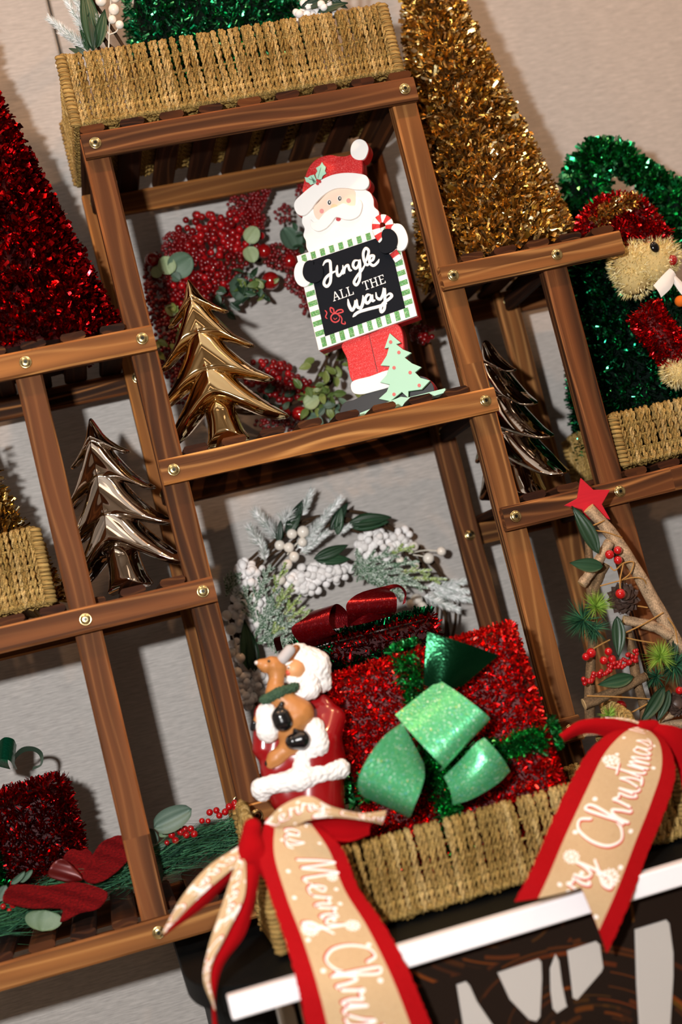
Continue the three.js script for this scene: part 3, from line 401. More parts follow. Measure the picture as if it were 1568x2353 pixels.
// ---------------------------------------------------------------- mirror-glazed ceramic trees
{
  const tiers = [[[0, 0], [8, 14], [22, 44], [44, 70], [69, 92], [58, 93], [40, 82], [20, 68], [0, 60]], [[0, 34], [20, 56], [38, 92], [68, 140], [106, 180], [90, 180], [64, 164], [32, 146], [0, 138]], [[0, 108], [28, 132], [52, 172], [90, 222], [130, 261], [112, 262], [82, 250], [40, 232], [0, 222]], [[0, 188], [34, 216], [64, 258], [104, 306], [142, 347], [124, 349], [92, 336], [50, 306], [22, 286], [0, 278]]];
  const s = 0.26 / 370, mir = (h) => [...h, ...h.slice(1, -1).reverse().map((p) => [-p[0], p[1]])].map((p) => [p[0] * s, -p[1] * s]);
  const layers = tiers.map((h, i) => { const top = -h[0][1] * s, bot = -h[h.length - 1][1] * s, wx = 142 * s; return { P: smooth2(mir(h), 110), w: 0.014, h: (x, y) => (0.014 + 0.005 * i + (0.009 + 0.0015 * i) * clamp((top - y) / (top - bot), 0, 1.2)) * (1 - 0.45 * clamp(Math.abs(x) / wx, 0, 1)) + 0.0015 * Math.sin(Math.abs(x) * 150 + y * 120 + i) }; });
  const trunk = [[0, 262], [30, 288], [34, 320], [40, 350], [47, 371], [0, 373]];
  layers.push({ P: smooth2(mir(trunk).map((p) => p), 60), w: 0.022, h: (x, y) => 0.027 + 0.006 * clamp((-y / s - 262) / 110, 0, 1) });
  const geo = pillow(layers, 0.0016, () => 0, 0.04); geo.translate(0, 0.2622, 0);
  const tree = (label, x, k, z, ry, mat, sc = 1, tilt = 0) => { const t = thing('ceramic_tree', label, 'ornament', V(x, shelfTop(k), z), 'glazed ceramic trees'); t.rotation.set(tilt, ry, 0); t.scale.setScalar(sc); part(t, 'glazed_body', geo, mat); return t; };
  const g = at(512, 1030, -0.075), a = at(306, 1372, -0.085), b = at(1215, 1145, -0.13);
  tree('shiny gold glazed ceramic tree on the middle shelf beside the wooden sign', g.x + 0.012, 'M', -0.085, -0.3, M(0xf0d09a, 0.08, 1), 1.04);
  tree('shiny silver glazed ceramic tree on the left middle shelf', a.x, 'L', -0.09, -0.45, M(0xd0c5ba, 0.06, 1), 1.05);
  tree('silver glazed ceramic tree seen edge-on behind the right post of the tower', b.x, 'L', -0.14, -1.2, M(0xd0c5ba, 0.06, 1), 1.05);
}

// ---------------------------------------------------------------- wooden sign
const white = M(0xf0eeec, 0.5), navy = M(0x0b1019, 0.7), glitterRed = M(0xffffff, 0.42, 0.25, { map: dataTex(512, 512, (() => { const r = rng(9); return () => { const k = r(); return k > 0.95 ? [255, 190, 185] : k > 0.8 ? [226, 70, 62] : [176 + 40 * r(), 22, 26]; }; })()), bumpMap: pebble, bumpScale: 0.0002 });
glitterRed.map.repeat.set(5, 5);
const glitterGreen = M(0xffffff, 0.4, 0.25, { map: dataTex(256, 256, (() => { const r = rng(19); return () => { const k = r(); return k > 0.86 ? [190, 230, 190] : [50 + 70 * r(), 118 + 60 * r(), 62 + 40 * r()]; }; })()) });
glitterGreen.map.repeat.set(6, 6);
const serif = await new FontLoader().loadAsync('fonts/droid/droid_serif_regular.typeface.json');
{
  const o = at(882, 925, -0.075), S = thing('christmas_sign', 'flat wooden sign of a white-bearded man in a red hat holding a lettered blackboard', 'sign', V(o.x, shelfTop('M') + 0.001, -0.085));
  S.rotation.set(-0.05, -0.44, 0, 'YXZ'); S.updateMatrixWorld(true);
  const inv = S.matrixWorld.clone().invert(), nrm = V(0, 0, 1).transformDirection(S.matrixWorld);
  const L = (cx, cy) => { const d = ray(660 + cx / 3.62, 310 + cy / 3.62), t = S.position.clone().sub(camera.position).dot(nrm) / d.dot(nrm), p = camera.position.clone().addScaledVector(d, t).applyMatrix4(inv); return [p.x, p.y]; };
  const u = 1 / 3.62 / 1480;
  const layer = (name, pts, z0, depth, mat, smooth = true, parent = S, bev = 0.0006) => {
    let q = pts.map((p) => L(...p)); if (smooth) q = smooth2(q, pts.length * 6); const sh = new THREE.Shape(q.map((p) => new THREE.Vector2(...p)));
    const m = part(parent, name, new THREE.ExtrudeGeometry(sh, { depth: depth - 2 * bev, bevelEnabled: true, bevelSize: bev, bevelOffset: -bev, bevelThickness: bev, bevelSegments: 2 }), mat); m.position.z = z0 + bev; return m;
  };
  const redEdge = M(0xb40a10, 0.45), skin = M(0xf2d6c2, 0.6), mint = M(0xa9d8bf, 0.55), black = M(0x1b1c20, 0.5), ink = M(0x0c0c0e, 0.4), pink = M(0xe79a96, 0.6);
  const O = {
    pompom: [[535, 165], [537, 100], [565, 55], [608, 40], [655, 60], [680, 110], [672, 160], [645, 205], [605, 215], [560, 200]],
    hat: [[135, 480], [140, 420], [160, 340], [190, 270], [240, 215], [300, 185], [370, 172], [430, 182], [500, 180], [545, 162], [595, 150], [620, 190], [628, 240], [618, 335], [400, 375], [240, 430]],
    brim: [[70, 600], [85, 555], [130, 510], [200, 450], [290, 390], [390, 345], [500, 328], [610, 335], [668, 352], [692, 392], [688, 435], [655, 465], [590, 468], [500, 455], [410, 460], [330, 500], [260, 565], [205, 640], [150, 682], [98, 668]],
    face: [[225, 620], [270, 560], [330, 500], [410, 455], [500, 450], [568, 470], [575, 520], [560, 605], [430, 610], [330, 680], [285, 710], [250, 700]],
    beard: [[140, 670], [128, 730], [150, 785], [140, 840], [160, 885], [165, 940], [190, 990], [230, 1060], [480, 980], [740, 890], [772, 800], [768, 690], [765, 640], [728, 600], [722, 540], [690, 480], [600, 450], [400, 445], [220, 620]],
    mustache: [[208, 715], [235, 738], [268, 730], [290, 700], [330, 655], [380, 622], [430, 605], [480, 580], [540, 600], [590, 592], [614, 550], [634, 575], [634, 620], [610, 680], [550, 715], [490, 715], [440, 697], [415, 697], [380, 740], [330, 790], [270, 812], [222, 790], [205, 755]],
    pants: [[460, 1745], [690, 1660], [925, 1580], [975, 1800], [950, 1950], [870, 1970], [560, 2060], [500, 1860]],
    cuff: [[545, 2060], [700, 2010], [880, 1955], [960, 1990], [960, 2060], [880, 2095], [740, 2135], [620, 2162], [560, 2150], [538, 2110]],
    boot: [[448, 2345], [445, 2290], [480, 2230], [560, 2205], [640, 2165], [880, 2080], [1000, 2015], [1130, 2010], [1200, 2055], [1225, 2130], [1045, 2190], [640, 2350]],
    plate: [[92, 1018], [905, 745], [1092, 1512], [275, 1800]],
    board: [[195, 1062], [852, 838], [995, 1450], [330, 1685]],
  };
  const grow = (P, k) => { const cx = P.reduce((a, p) => a + p[0], 0) / P.length, cy = P.reduce((a, p) => a + p[1], 0) / P.length; return P.map((p) => { const d = Math.hypot(p[0] - cx, p[1] - cy); return [cx + (p[0] - cx) * (1 + k / d), cy + (p[1] - cy) * (1 + k / d)]; }); };
  for (const k of ['pompom', 'hat', 'brim', 'beard', 'pants', 'boot']) layer('backing', grow(O[k], 3), -0.026, 0.026, redEdge);
  layer('backing', grow(O.plate, 2), -0.026, 0.026, redEdge, false);
  layer('pants', O.pants, 0.0001, 0.003, glitterRed); layer('trouser_seam', [[684, 1665], [688, 1665], [758, 1975], [753, 1975]], 0.0028, 0.0006, ink, false, S, 0.0001);
  layer('boot', O.boot, 0.0002, 0.0026, black); layer('trouser_cuff', O.cuff, 0.001, 0.004, white);
  layer('beard', O.beard, 0.0002, 0.003, white); layer('face', O.face, 0.003, 0.0012, skin); layer('hat', O.hat, 0.0003, 0.003, glitterRed); layer('pompom', O.pompom, 0.0006, 0.003, white); layer('hat_brim', O.brim, 0.003, 0.006, white);
  layer('mustache', O.mustache, 0.0042, 0.005, white); 
  const disc = (name, cx, cy, rx, ry, z, mat, parent = S, d = 0.001) => { const P = []; for (let i = 0; i < 20; i++) P.push([cx + rx * Math.cos(i * 0.31416), cy + ry * Math.sin(i * 0.31416)]); return layer(name, P, z, d, mat, false, parent, 0.0002); };
  disc('nose', 400, 612, 27, 28, 0.0046, M(0xf0cda4, 0.6), S, 0.003); disc('mouth', 432, 706, 20, 17, 0.0034, M(0xb5303a, 0.5), S, 0.0008);
  for (const [x, y] of [[357, 568], [443, 535]]) { disc('eye_white', x - 1, y, 18, 24, 0.0042, white, S, 0.0005); const e = disc('eye', x + 2, y + 1, 14, 19, 0.0046, ink, S, 0.0006); disc('eye_glint', x + 4, y - 1, 5, 10, 0.0051, white, S, 0.0004); }
  disc('cheek', 295, 640, 18, 20, 0.0042, pink, S, 0.0004); disc('cheek', 518, 553, 19, 20, 0.0042, pink, S, 0.0004);
  layer('holly_leaf', [[160, 365], [186, 370], [210, 352], [240, 345], [250, 372], [268, 398], [240, 420], [258, 408], [210, 432], [196, 415], [172, 405]], 0.0092, 0.0016, mint, false);
  layer('holly_leaf', [[262, 388], [250, 345], [266, 318], [255, 290], [288, 270], [305, 240], [320, 265], [338, 282], [330, 315], [342, 335], [312, 355], [300, 385]], 0.0092, 0.0016, mint, false);
  for (const [x, y] of [[270, 396], [288, 405], [269, 422]]) disc('holly_berry', x, y, 12, 12, 0.0104, M(0xc22a2e, 0.4), S, 0.002);
  const stroke = (name, P, r, z, mat, parent, n = 40) => { const q = spline(P.map((p) => { const l = L(...p); return V(l[0], l[1], 0); }), n), rr = r * u; const m = part(parent, name, sweep(q, (t) => rr * (0.35 + 0.65 * Math.min(1, Math.min(t, 1 - t) * 9)), 8), mat); m.scale.z = 0.35; m.position.z = z; return m; };
  stroke('leaf_vein', [[255, 405], [225, 390], [195, 380]], 2, 0.0108, ink, S, 8); stroke('leaf_vein', [[272, 380], [285, 330], [298, 285]], 2, 0.0108, ink, S, 8);
  // framed blackboard
  layer('sign_plate', O.plate, 0.003, 0.006, white, false); layer('blackboard', O.board, 0.0091, 0.0012, navy, false);
  const q4 = (Q, a, b) => [0, 1].map((k) => lerp(lerp(Q[0][k], Q[1][k], a), lerp(Q[3][k], Q[2][k], a), b));
  const bi = (a, b) => q4(O.plate, a, b), stripe = (a0, b0, a1, b1) => layer('stripe', [bi(a0, b0), bi(a1, b0), bi(a1, b1), bi(a0, b1)], 0.009, 0.0006, glitterGreen, false, S, 0.0001);
  for (let i = 0; i < 10; i++) { const a = 0.045 + i * 0.0935; stripe(a, 0.012, a + 0.047, 0.085); stripe(a, 0.885, a + 0.047, 0.985); }
  for (let i = 0; i < 7; i++) { const b = 0.18 + i * 0.105; stripe(0.006, b, 0.095, b + 0.052); stripe(0.9, b, 0.99, b + 0.052); }
  // lettering
  const paint = M(0xf4f4f2, 0.5), W = 17, zl = 0.0104;
  const word = new THREE.Group(); word.name = 'lettering'; S.add(word); const lt = (P, r, n) => stroke('letter_stroke', P, r, zl, paint, word, n);
  lt([[312, 1100], [335, 1065], [368, 1062], [376, 1110], [378, 1190], [370, 1245], [345, 1272], [322, 1250], [335, 1205], [380, 1165], [430, 1140]], 14, 50);
  lt([[432, 1095], [428, 1150], [440, 1185], [466, 1165], [482, 1120]], 13, 24); lt([[478, 1095], [485, 1170], [495, 1115], [520, 1095], [535, 1135], [555, 1140]], 12, 30);
  lt([[612, 1055], [575, 1060], [562, 1100], [585, 1125], [612, 1090], [616, 1050], [622, 1150], [615, 1225], [590, 1262], [570, 1240], [590, 1195], [640, 1130], [668, 1080]], 13, 60);
  lt([[655, 1095], [682, 1030], [692, 975], [668, 955], [648, 990], [655, 1060], [680, 1095], [705, 1075]], 13, 40); lt([[692, 1075], [728, 1050], [735, 1020], [708, 1020], [700, 1075], [730, 1100], [765, 1075], [780, 1045]], 13, 40);
  lt([[520, 1375], [530, 1430], [555, 1470], [580, 1430], [588, 1385], [600, 1440], [625, 1450], [645, 1400], [645, 1345]], 15, 50); lt([[712, 1340], [680, 1345], [663, 1385], [680, 1412], [708, 1385], [718, 1340], [725, 1390], [748, 1385]], 14, 40);
  lt([[752, 1320], [760, 1365], [788, 1378], [812, 1335], [822, 1285], [828, 1390], [820, 1465], [798, 1485], [790, 1455], [815, 1410], [862, 1375], [884, 1350], [866, 1332], [838, 1352]], 14, 60); lt([[560, 1525], [600, 1490], [680, 1463], [780, 1437], [845, 1412]], 15, 30);
  for (const [txt, x, y, x2, y2] of [['ALL', 400, 1397, 572, 1337], ['THE', 655, 1308, 836, 1243]]) { const a = L(x, y), b = L(x2, y2), g = new TextGeometry(txt, { font: serif, size: 72 * u * 1.12, depth: 0.0006, curveSegments: 6 }); g.computeBoundingBox(); const w = g.boundingBox.max.x, m = part(word, 'letter_stroke', g, paint); m.scale.x = Math.hypot(b[0] - a[0], b[1] - a[1]) / w; m.position.set(a[0], a[1], zl - 0.0001); m.rotation.z = Math.atan2(b[1] - a[1], b[0] - a[0]); }
  const orn = M(0xc4343a, 0.5), og = new THREE.Group(); og.name = 'ornament_print'; S.add(og); const ot = (P, r, n) => stroke('ornament_stroke', P, r, zl - 0.0002, orn, og, n);
  { const c = []; for (let i = 0; i <= 16; i++) c.push([415 + 36 * Math.cos(i * 0.3927), 1532 + 36 * Math.sin(i * 0.3927)]); ot(c, 7, 40); }
  ot([[405, 1500], [378, 1480], [375, 1448], [400, 1460], [408, 1495], [435, 1470], [470, 1465], [480, 1480], [450, 1492], [412, 1500]], 7, 40); ot([[328, 1468], [345, 1490], [335, 1525], [350, 1540]], 6, 20); ot([[450, 1505], [470, 1540], [468, 1575], [498, 1582], [494, 1560]], 6, 20); ot([[400, 1530], [412, 1545], [432, 1530]], 4, 12);
  // striped cane, mittens, cuffs
  { const cane = spline([[868, 800], [862, 742], [815, 712], [765, 735], [758, 800], [790, 870], [850, 930], [905, 1000], [945, 1062]].map((p) => V(...L(...p), 0)), 84), g = new THREE.Group(); g.name = 'candy_cane'; S.add(g); g.position.z = 0.0135;
    for (let i = 0; i < 14; i++) { const m = part(g, 'stripe', sweep(cane.slice(i * 6, i * 6 + 7), 36 * u, 12), i % 2 ? white : glitterRed); m.scale.z = 0.12; } }
  layer('sleeve_cuff', [[150, 1062], [105, 1080], [80, 1140], [85, 1210], [120, 1265], [170, 1278], [215, 1235], [220, 1120]], 0.009, 0.005, white); layer('mitten', [[155, 1130], [175, 1080], [215, 1060], [240, 1070], [245, 1100], [255, 1075], [300, 1095], [322, 1140], [315, 1200], [280, 1240], [230, 1248], [180, 1225], [155, 1180]], 0.0115, 0.005, navy);
  layer('sleeve_cuff', [[885, 790], [920, 757], [970, 768], [1012, 835], [1022, 910], [990, 972], [945, 980], [920, 900]], 0.009, 0.006, white); layer('mitten', [[828, 815], [890, 812], [930, 850], [942, 910], [925, 965], [885, 1000], [835, 1012], [790, 985], [788, 935], [815, 900], [812, 855]], 0.0165, 0.005, navy);
  // little tree on its foot
  const tr = layer('tree_cutout', [[875, 1665], [920, 1705], [968, 1745], [930, 1757], [985, 1800], [1055, 1828], [1000, 1868], [1060, 1915], [1138, 1947], [1085, 1990], [1130, 2035], [1210, 2057], [1140, 2130], [1030, 2145], [1028, 2200], [975, 2152], [880, 2228], [785, 2208], [850, 2150], [875, 2090], [795, 2072], [850, 2010], [875, 1937], [800, 1932], [850, 1850], [868, 1785], [832, 1792]], 0.012, 0.006, mint, false);
  for (const [x, y] of [[884, 1740], [952, 1826], [912, 1952], [1045, 1992], [1120, 2098], [912, 2172]]) disc('bauble_dot', x, y, 14, 15, 0.0181, M(0xd0655e, 0.5), S, 0.0006);
  layer('foot_bar', [[635, 2330], [975, 2195], [1030, 2202], [1340, 2125], [1345, 2160], [640, 2380]], 0.004, 0.02, mint, false);
}
// ---------------------------------------------------------------- leaves, berries, sprigs
function leafGeo(w, kind) {                          // unit leaf along +y, face +z
  const rows = [], n = 12, m = 8; for (let i = 0; i <= n; i++) { const t = i / n, k = kind === 'round' ? Math.sqrt(Math.max(0, 1 - (2 * t - 1) ** 2)) * (1.1 - 0.25 * t) : Math.pow(Math.sin(Math.PI * Math.pow(t, 0.8)), 0.85), r = []; for (let j = 0; j <= m; j++) { const s = j / m * 2 - 1; r.push(V(s * w * 0.5 * k, t, 0.10 * w * Math.abs(s) + 0.06 * Math.sin(t * 3) - 0.02 * Math.cos(s * 9))); } rows.push(r); }
  return loft(rows);
}
const leafTex = canvasTex(256, 256, (g, w, h) => { g.fillStyle = '#e4e4e4'; g.fillRect(0, 0, w, h); g.strokeStyle = 'rgba(255,255,240,0.32)'; g.lineWidth = 4; g.beginPath(); g.moveTo(w / 2, 0); g.lineTo(w / 2, h); g.stroke(); g.lineWidth = 1.6; for (let i = 0; i < 9; i++) for (const s of [-1, 1]) { g.beginPath(); g.moveTo(w / 2, h - i * 28); g.quadraticCurveTo(w / 2 + s * 60, h - i * 28 - 20, w / 2 + s * 128, h - i * 28 - 60); g.stroke(); } const r = rng(4); for (let i = 0; i < 900; i++) { g.fillStyle = `rgba(${r() < 0.5 ? '0,0,0' : '255,255,255'},${0.10 * r()})`; g.fillRect(r() * w, r() * h, 3, 5); } });
const roundLeaf = leafGeo(0.95, 'round'), midLeaf = leafGeo(0.5, 'long'), slimLeaf = leafGeo(0.28, 'long');
const LM = (c, rough = 0.55) => M(c, rough, 0, { map: leafTex });
const eucalyptus = [LM(0x54705c), LM(0x627e66), LM(0x49624f)], paleLeaf = [LM(0x93a878), LM(0xa4b587)], boxLeaf = [LM(0x7a8a44, 0.4), LM(0x5c7436, 0.4), LM(0x8c9850, 0.4)], darkLeaf = [LM(0x27442c, 0.42), LM(0x2f5236, 0.42), LM(0x1f3a28, 0.42)];
function leaf(parent, geo, u0, v0, u1, v1, z, mat, r, o = {}) {
  const a = at(u0, v0, z), b = at(u1, v1, z + (o.dz ?? (r() - 0.5) * 0.012)), d = b.clone().sub(a), len = d.length(); d.normalize();
  const X = V(1, 0, 0).addScaledVector(d, -d.x); if (X.length() < 0.1) X.set(0, 0, 1); X.normalize(); if (Math.abs(d.x) > 0.95) X.set(0, -Math.sign(d.x), 0).addScaledVector(d, Math.sign(d.x) * d.y).normalize(); let Z = X.clone().cross(d); if (Z.z < 0) { Z.negate(); X.negate(); }
  const m = part(parent, o.name ?? 'leaf', geo, mat); const q = new THREE.Matrix4().makeBasis(X, d, Z); m.quaternion.setFromRotationMatrix(q); m.rotateY((r() - 0.5) * (o.twist ?? 0.7)); m.position.copy(a).sub(parent.position); m.scale.set(len * (o.w ?? 1), len, len); return m;
}
const berryMats = [M(0x8a070b, 0.25, 0, { clearcoat: 0.4 }), M(0x6e0509, 0.25, 0, { clearcoat: 0.4 }), M(0xa40c12, 0.22, 0, { clearcoat: 0.6 })], bigRed = M(0x8c0a0c, 0.14, 0, { clearcoat: 0.9 }), whiteBerry = [M(0xf2efee, 0.7), M(0xe8e4e2, 0.7)], pearl = M(0xefe6da, 0.22, 0, { clearcoat: 0.6, sheen: 0.3 });
const PX = (z) => (camera.position.z - z) / FPX * 1.02;
// clustered berries: [u, v, rx, ry, n, r] in photograph pixels on the plane z
let berryCount = 0;
function cluster(parent, z, list, mats, r, name = 'berry', thick = 0.02, max = 300, sep = 1.5) {
  const extra = []; for (const [u, v, rx, ry, n, rp, ang = 0] of list) { const taken = []; for (let i = 0; i < n; i++) {
    let k, ex, ey; for (let q = 0; q < 30; q++) { const a = r() * 6.2832; k = Math.sqrt(r()); ex = rx * k * Math.cos(a); ey = ry * k * Math.sin(a); if (taken.every((t) => Math.hypot(t[0] - ex, t[1] - ey) > sep * rp)) break; } taken.push([ex, ey]); const c = Math.cos(ang), s = Math.sin(ang), p = at(u + ex * c - ey * s, v + ex * s + ey * c, z + thick * (Math.sqrt(1 - k * k) * (0.3 + 0.7 * r()))), rad = rp * PX(z) * (0.88 + 0.24 * r());
    const m = mats[Math.floor(r() * mats.length)]; if ((parent.userData.nb = (parent.userData.nb ?? 0) + 1) <= max) ball(parent, name, p, rad, m, smallBall); else extra.push(smallBall.clone().scale(rad, rad, rad).translate(p.x, p.y, p.z));
  } }
  if (extra.length) wpart(parent, name + '_filling', mergeGeometries(extra), mats[1 % mats.length], 'stuff');
}
const needleMat = M(0xffffff, 0.6, 0, { vertexColors: true });
// a branchlet with needles along the line from (u0,v0) to (u1,v1)
function sprig(u0, v0, u1, v1, z, len, n, cols, r, o = {}) {
  const out = [], a = at(u0, v0, z), b = at(u1, v1, z + (o.dz ?? 0.012)), d = b.clone().sub(a), T = d.clone().normalize(), X = V(0, 0, 1).cross(T).normalize(), Y = T.clone().cross(X), l = len * PX(z), w = (o.w ?? 1) * PX(z);
  out.push([a, b, 1.6 * w, o.stem ?? [0.1, 0.08, 0.05]]);
  for (let i = 0; i < n; i++) { const t = 0.05 + 0.95 * r(), ang = r() * 6.2832, p = a.clone().addScaledVector(d, t), q = X.clone().multiplyScalar(Math.cos(ang)).addScaledVector(Y, Math.sin(ang)), fwd = o.fwd ?? 0.8, e = p.clone().addScaledVector(T, l * fwd * (0.7 + 0.5 * r())).addScaledVector(q, l * (0.55 + 0.3 * r()) * (1 - 0.5 * t)); const c = cols[Math.floor(r() * cols.length)]; out.push([p, e, w, vary(c, r, 0.25), o.tip ? vary(o.tip, r, 0.2) : undefined]); }
  return out;
}
function tuft(u, v, z, len, n, cols, r, dir = null, spread = 1, w = 1.3) { const out = [], c = at(u, v, z), l = len * PX(z); for (let i = 0; i < n; i++) { const q = V(r() * 2 - 1, r() * 2 - 1, (r() * 2 - 1) * 0.7).normalize().multiplyScalar(spread); if (dir) q.add(dir); q.normalize(); out.push([c.clone().addScaledVector(q, l * 0.06), c.clone().addScaledVector(q, l * (0.65 + 0.4 * r())), w * PX(z), vary(cols[Math.floor(r() * cols.length)], r, 0.25)]); } return out; }
const FROST = [lin(0xf2f2f2), lin(0xd4d9d6), lin(0xffffff), lin(0xa6b2aa)], CEDAR = [lin(0x4f7a54), lin(0xc9d6c8), lin(0x3d6848), lin(0xe4e9e2)], CEDARTIP = [lin(0xa9bf62), lin(0xc8d498), lin(0x8caa54), lin(0xdfe6cf)], PINE = [lin(0x1f4a34), lin(0x2d5c40), lin(0x163a2a), lin(0x3c6e4a)], LIME = [lin(0x86a83c), lin(0x9dbb50), lin(0x6c9434)];
const twigMat = M(0x3a2a1c, 0.9);
function ring(parent, u, v, z, R, seed) { const c = at(u, v, z), r = rng(seed), g = []; for (let k = 0; k < 5; k++) { const pts = []; for (let i = 0; i <= 60; i++) { const a = (i / 60) * 6.2832, rr = R + 0.008 * Math.sin(a * 5 + k * 2) + 0.006 * (k - 2) ; pts.push(V(c.x + rr * Math.cos(a), c.y + rr * Math.sin(a), z + 0.006 * Math.cos(a * 7 + k * 3))); } g.push(sweep(pts, 0.0028, 6)); } wpart(parent, 'twig_ring', mergeGeometries(g), twigMat); }
{
  // red berry wreath
  const z = -0.345, r = rng(77), w = thing('berry_wreath', 'red berry wreath with green leaves hanging on the wall behind the sign', 'wreath', at(650, 710, z)); ring(w, 600, 762, z + 0.012, 0.14, 4);
  cluster(w, z + 0.012, [[475, 550, 76, 60, 70, 9], [555, 530, 50, 54, 44, 9], [455, 650, 74, 64, 84, 8], [425, 720, 60, 54, 60, 7], [615, 862, 60, 36, 60, 7.5], [665, 893, 62, 30, 40, 7.5], [745, 1040, 60, 14, 8, 7]], berryMats, r, 'berry', 0.03);
  cluster(w, -0.252, [[974, 768, 28, 20, 22, 7.5]], berryMats, r, 'berry', 0.015);
  cluster(w, z + 0.016, [[598, 440, 22, 62, 130, 4.8, 0.35], [560, 470, 36, 34, 60, 4.8], [580, 510, 30, 40, 50, 4.8], [410, 560, 36, 30, 60, 4.8], [652, 492, 20, 22, 22, 4.4], [693, 450, 12, 34, 24, 4.8], [650, 590, 44, 34, 60, 5], [690, 650, 34, 26, 40, 5.4], [702, 690, 12, 34, 22, 5.4], [395, 780, 40, 90, 140, 5.5], [480, 600, 90, 70, 120, 6], [370, 640, 40, 70, 70, 5.5], [440, 680, 70, 60, 90, 6], [640, 975, 60, 14, 30, 4.8], [350, 690, 18, 60, 40, 5], [560, 660, 50, 22, 40, 5], [420, 880, 26, 60, 50, 5]], berryMats, r, 'berry', 0.025);
  for (const [u, v, p] of [[350, 597, 17], [608, 577, 17], [666, 600, 18], [622, 645, 21], [690, 953, 20], [652, 950, 17]]) { const b = ball(w, 'apple', at(u, v, z + 0.03), p * PX(z), bigRed); const k = part(b, 'calyx', new THREE.ConeGeometry(0.22, 0.25, 6), M(0x1a0c08, 0.8)); k.position.set(0.1, -0.92, 0.35); k.rotation.x = 2.6; }
  for (const [a, b, c, d, k] of [[680, 575, 650, 525, 0], [390, 625, 440, 590, 1], [395, 630, 415, 645, 2], [560, 640, 540, 690, 2], [700, 960, 740, 985, 0]]) leaf(w, roundLeaf, a, b, c, d, z + 0.035, eucalyptus[k], r, { w: 1.05 });
  for (const [a, b, c, d] of [[392, 632, 376, 590], [567, 558, 590, 522], [570, 568, 584, 605], [362, 640, 358, 612], [700, 935, 732, 912], [385, 700, 398, 728]]) leaf(w, roundLeaf, a, b, c, d, z + 0.04, paleLeaf[Math.floor(r() * 2)], r, { w: 0.95 });
  for (const [cu, cv, ru, rv, n, set] of [[770, 860, 55, 45, 26, boxLeaf], [735, 915, 45, 30, 18, boxLeaf], [560, 655, 45, 30, 20, darkLeaf], [510, 690, 30, 34, 14, darkLeaf], [595, 660, 40, 20, 10, boxLeaf], [620, 920, 40, 24, 10, darkLeaf], [380, 810, 30, 30, 8, boxLeaf], [400, 720, 14, 40, 6, boxLeaf], [690, 545, 20, 40, 8, darkLeaf], [770, 950, 40, 24, 12, eucalyptus]]) for (let i = 0; i < n; i++) { const u = cu + ru * (r() * 2 - 1), v = cv + rv * (r() * 2 - 1), a = r() * 6.28, l = 18 + 14 * r(); leaf(w, midLeaf, u, v, u + l * Math.cos(a), v + l * Math.sin(a), z + 0.03 + 0.025 * r(), set[Math.floor(r() * set.length)], r, { w: 1.15, twist: 1.4 }); }
}
function frostedWreath(label, cu, cv, z, R, seed, d) {
  const r = rng(seed), w = thing('frosted_wreath', label, 'wreath', at(cu, cv, z)); ring(w, cu, cv, z + 0.012, R, seed);
  cluster(w, z + 0.012, d.white, whiteBerry, r, 'white_berry', 0.026);
  for (const [u, v, p] of d.pearls) ball(w, 'pearl', at(u, v, z + 0.035), p * PX(z), pearl);
  for (const P of d.stems ?? []) wpart(w, 'pearl_stem', sweep(spline(P.map((p) => at(p[0], p[1], z + 0.03)), 12), 0.0012, 5), M(0xd8d2c4, 0.6));
  for (const [a, b, c, e] of d.leaves) leaf(w, d.slim ? slimLeaf : midLeaf, a, b, c, e, z + 0.03, darkLeaf[Math.floor(r() * 3)], r, { w: d.slim ? 1 : 0.62, twist: 0.5 });
  const fr = []; for (const [a, b, c, e, l = 14] of d.frost) fr.push(...sprig(a, b, c, e, z + 0.022, l * 1.35, Math.round(Math.hypot(c - a, e - b) * 5), FROST, r, { stem: [0.5, 0.5, 0.48], w: 1.1, fwd: 0.6 })); if (fr.length) wpart(w, 'frosted_needles', needleGeo(fr), needleMat, 'stuff');
  const ce = []; for (const [a, b, c, e, tip] of d.cedar ?? []) { for (let q = 0; q < 6; q++) { const t = 0.2 + 0.13 * q, s = q % 2 ? 1 : -1, dx = c - a, dy = e - b, l = Math.hypot(dx, dy), k = 34 * (1.1 - 0.7 * t), an = Math.atan2(dy, dx) + s * 0.62, u0 = a + dx * t, v0 = b + dy * t; ce.push(...sprig(u0, v0, u0 + k * Math.cos(an), v0 + k * Math.sin(an), z + 0.034, 9, 110, tip && q > 3 ? CEDARTIP : CEDAR, r, { fwd: 0.5, w: 1.2, stem: [0.12, 0.2, 0.12] })); } ce.push(...sprig(a, b, c, e, z + 0.032, 11, Math.round(Math.hypot(c - a, e - b) * 6), CEDAR, r, { fwd: 0.5, w: 1.2, stem: [0.12, 0.2, 0.12] })); if (tip) ce.push(...sprig(lerp(a, c, 0.6), lerp(b, e, 0.6), c, e, z + 0.042, 11, 110, CEDARTIP, r, { fwd: 0.5, w: 1.2 })); } if (ce.length) wpart(w, 'cedar_needles', needleGeo(ce), needleMat, 'stuff');
  return w;
}
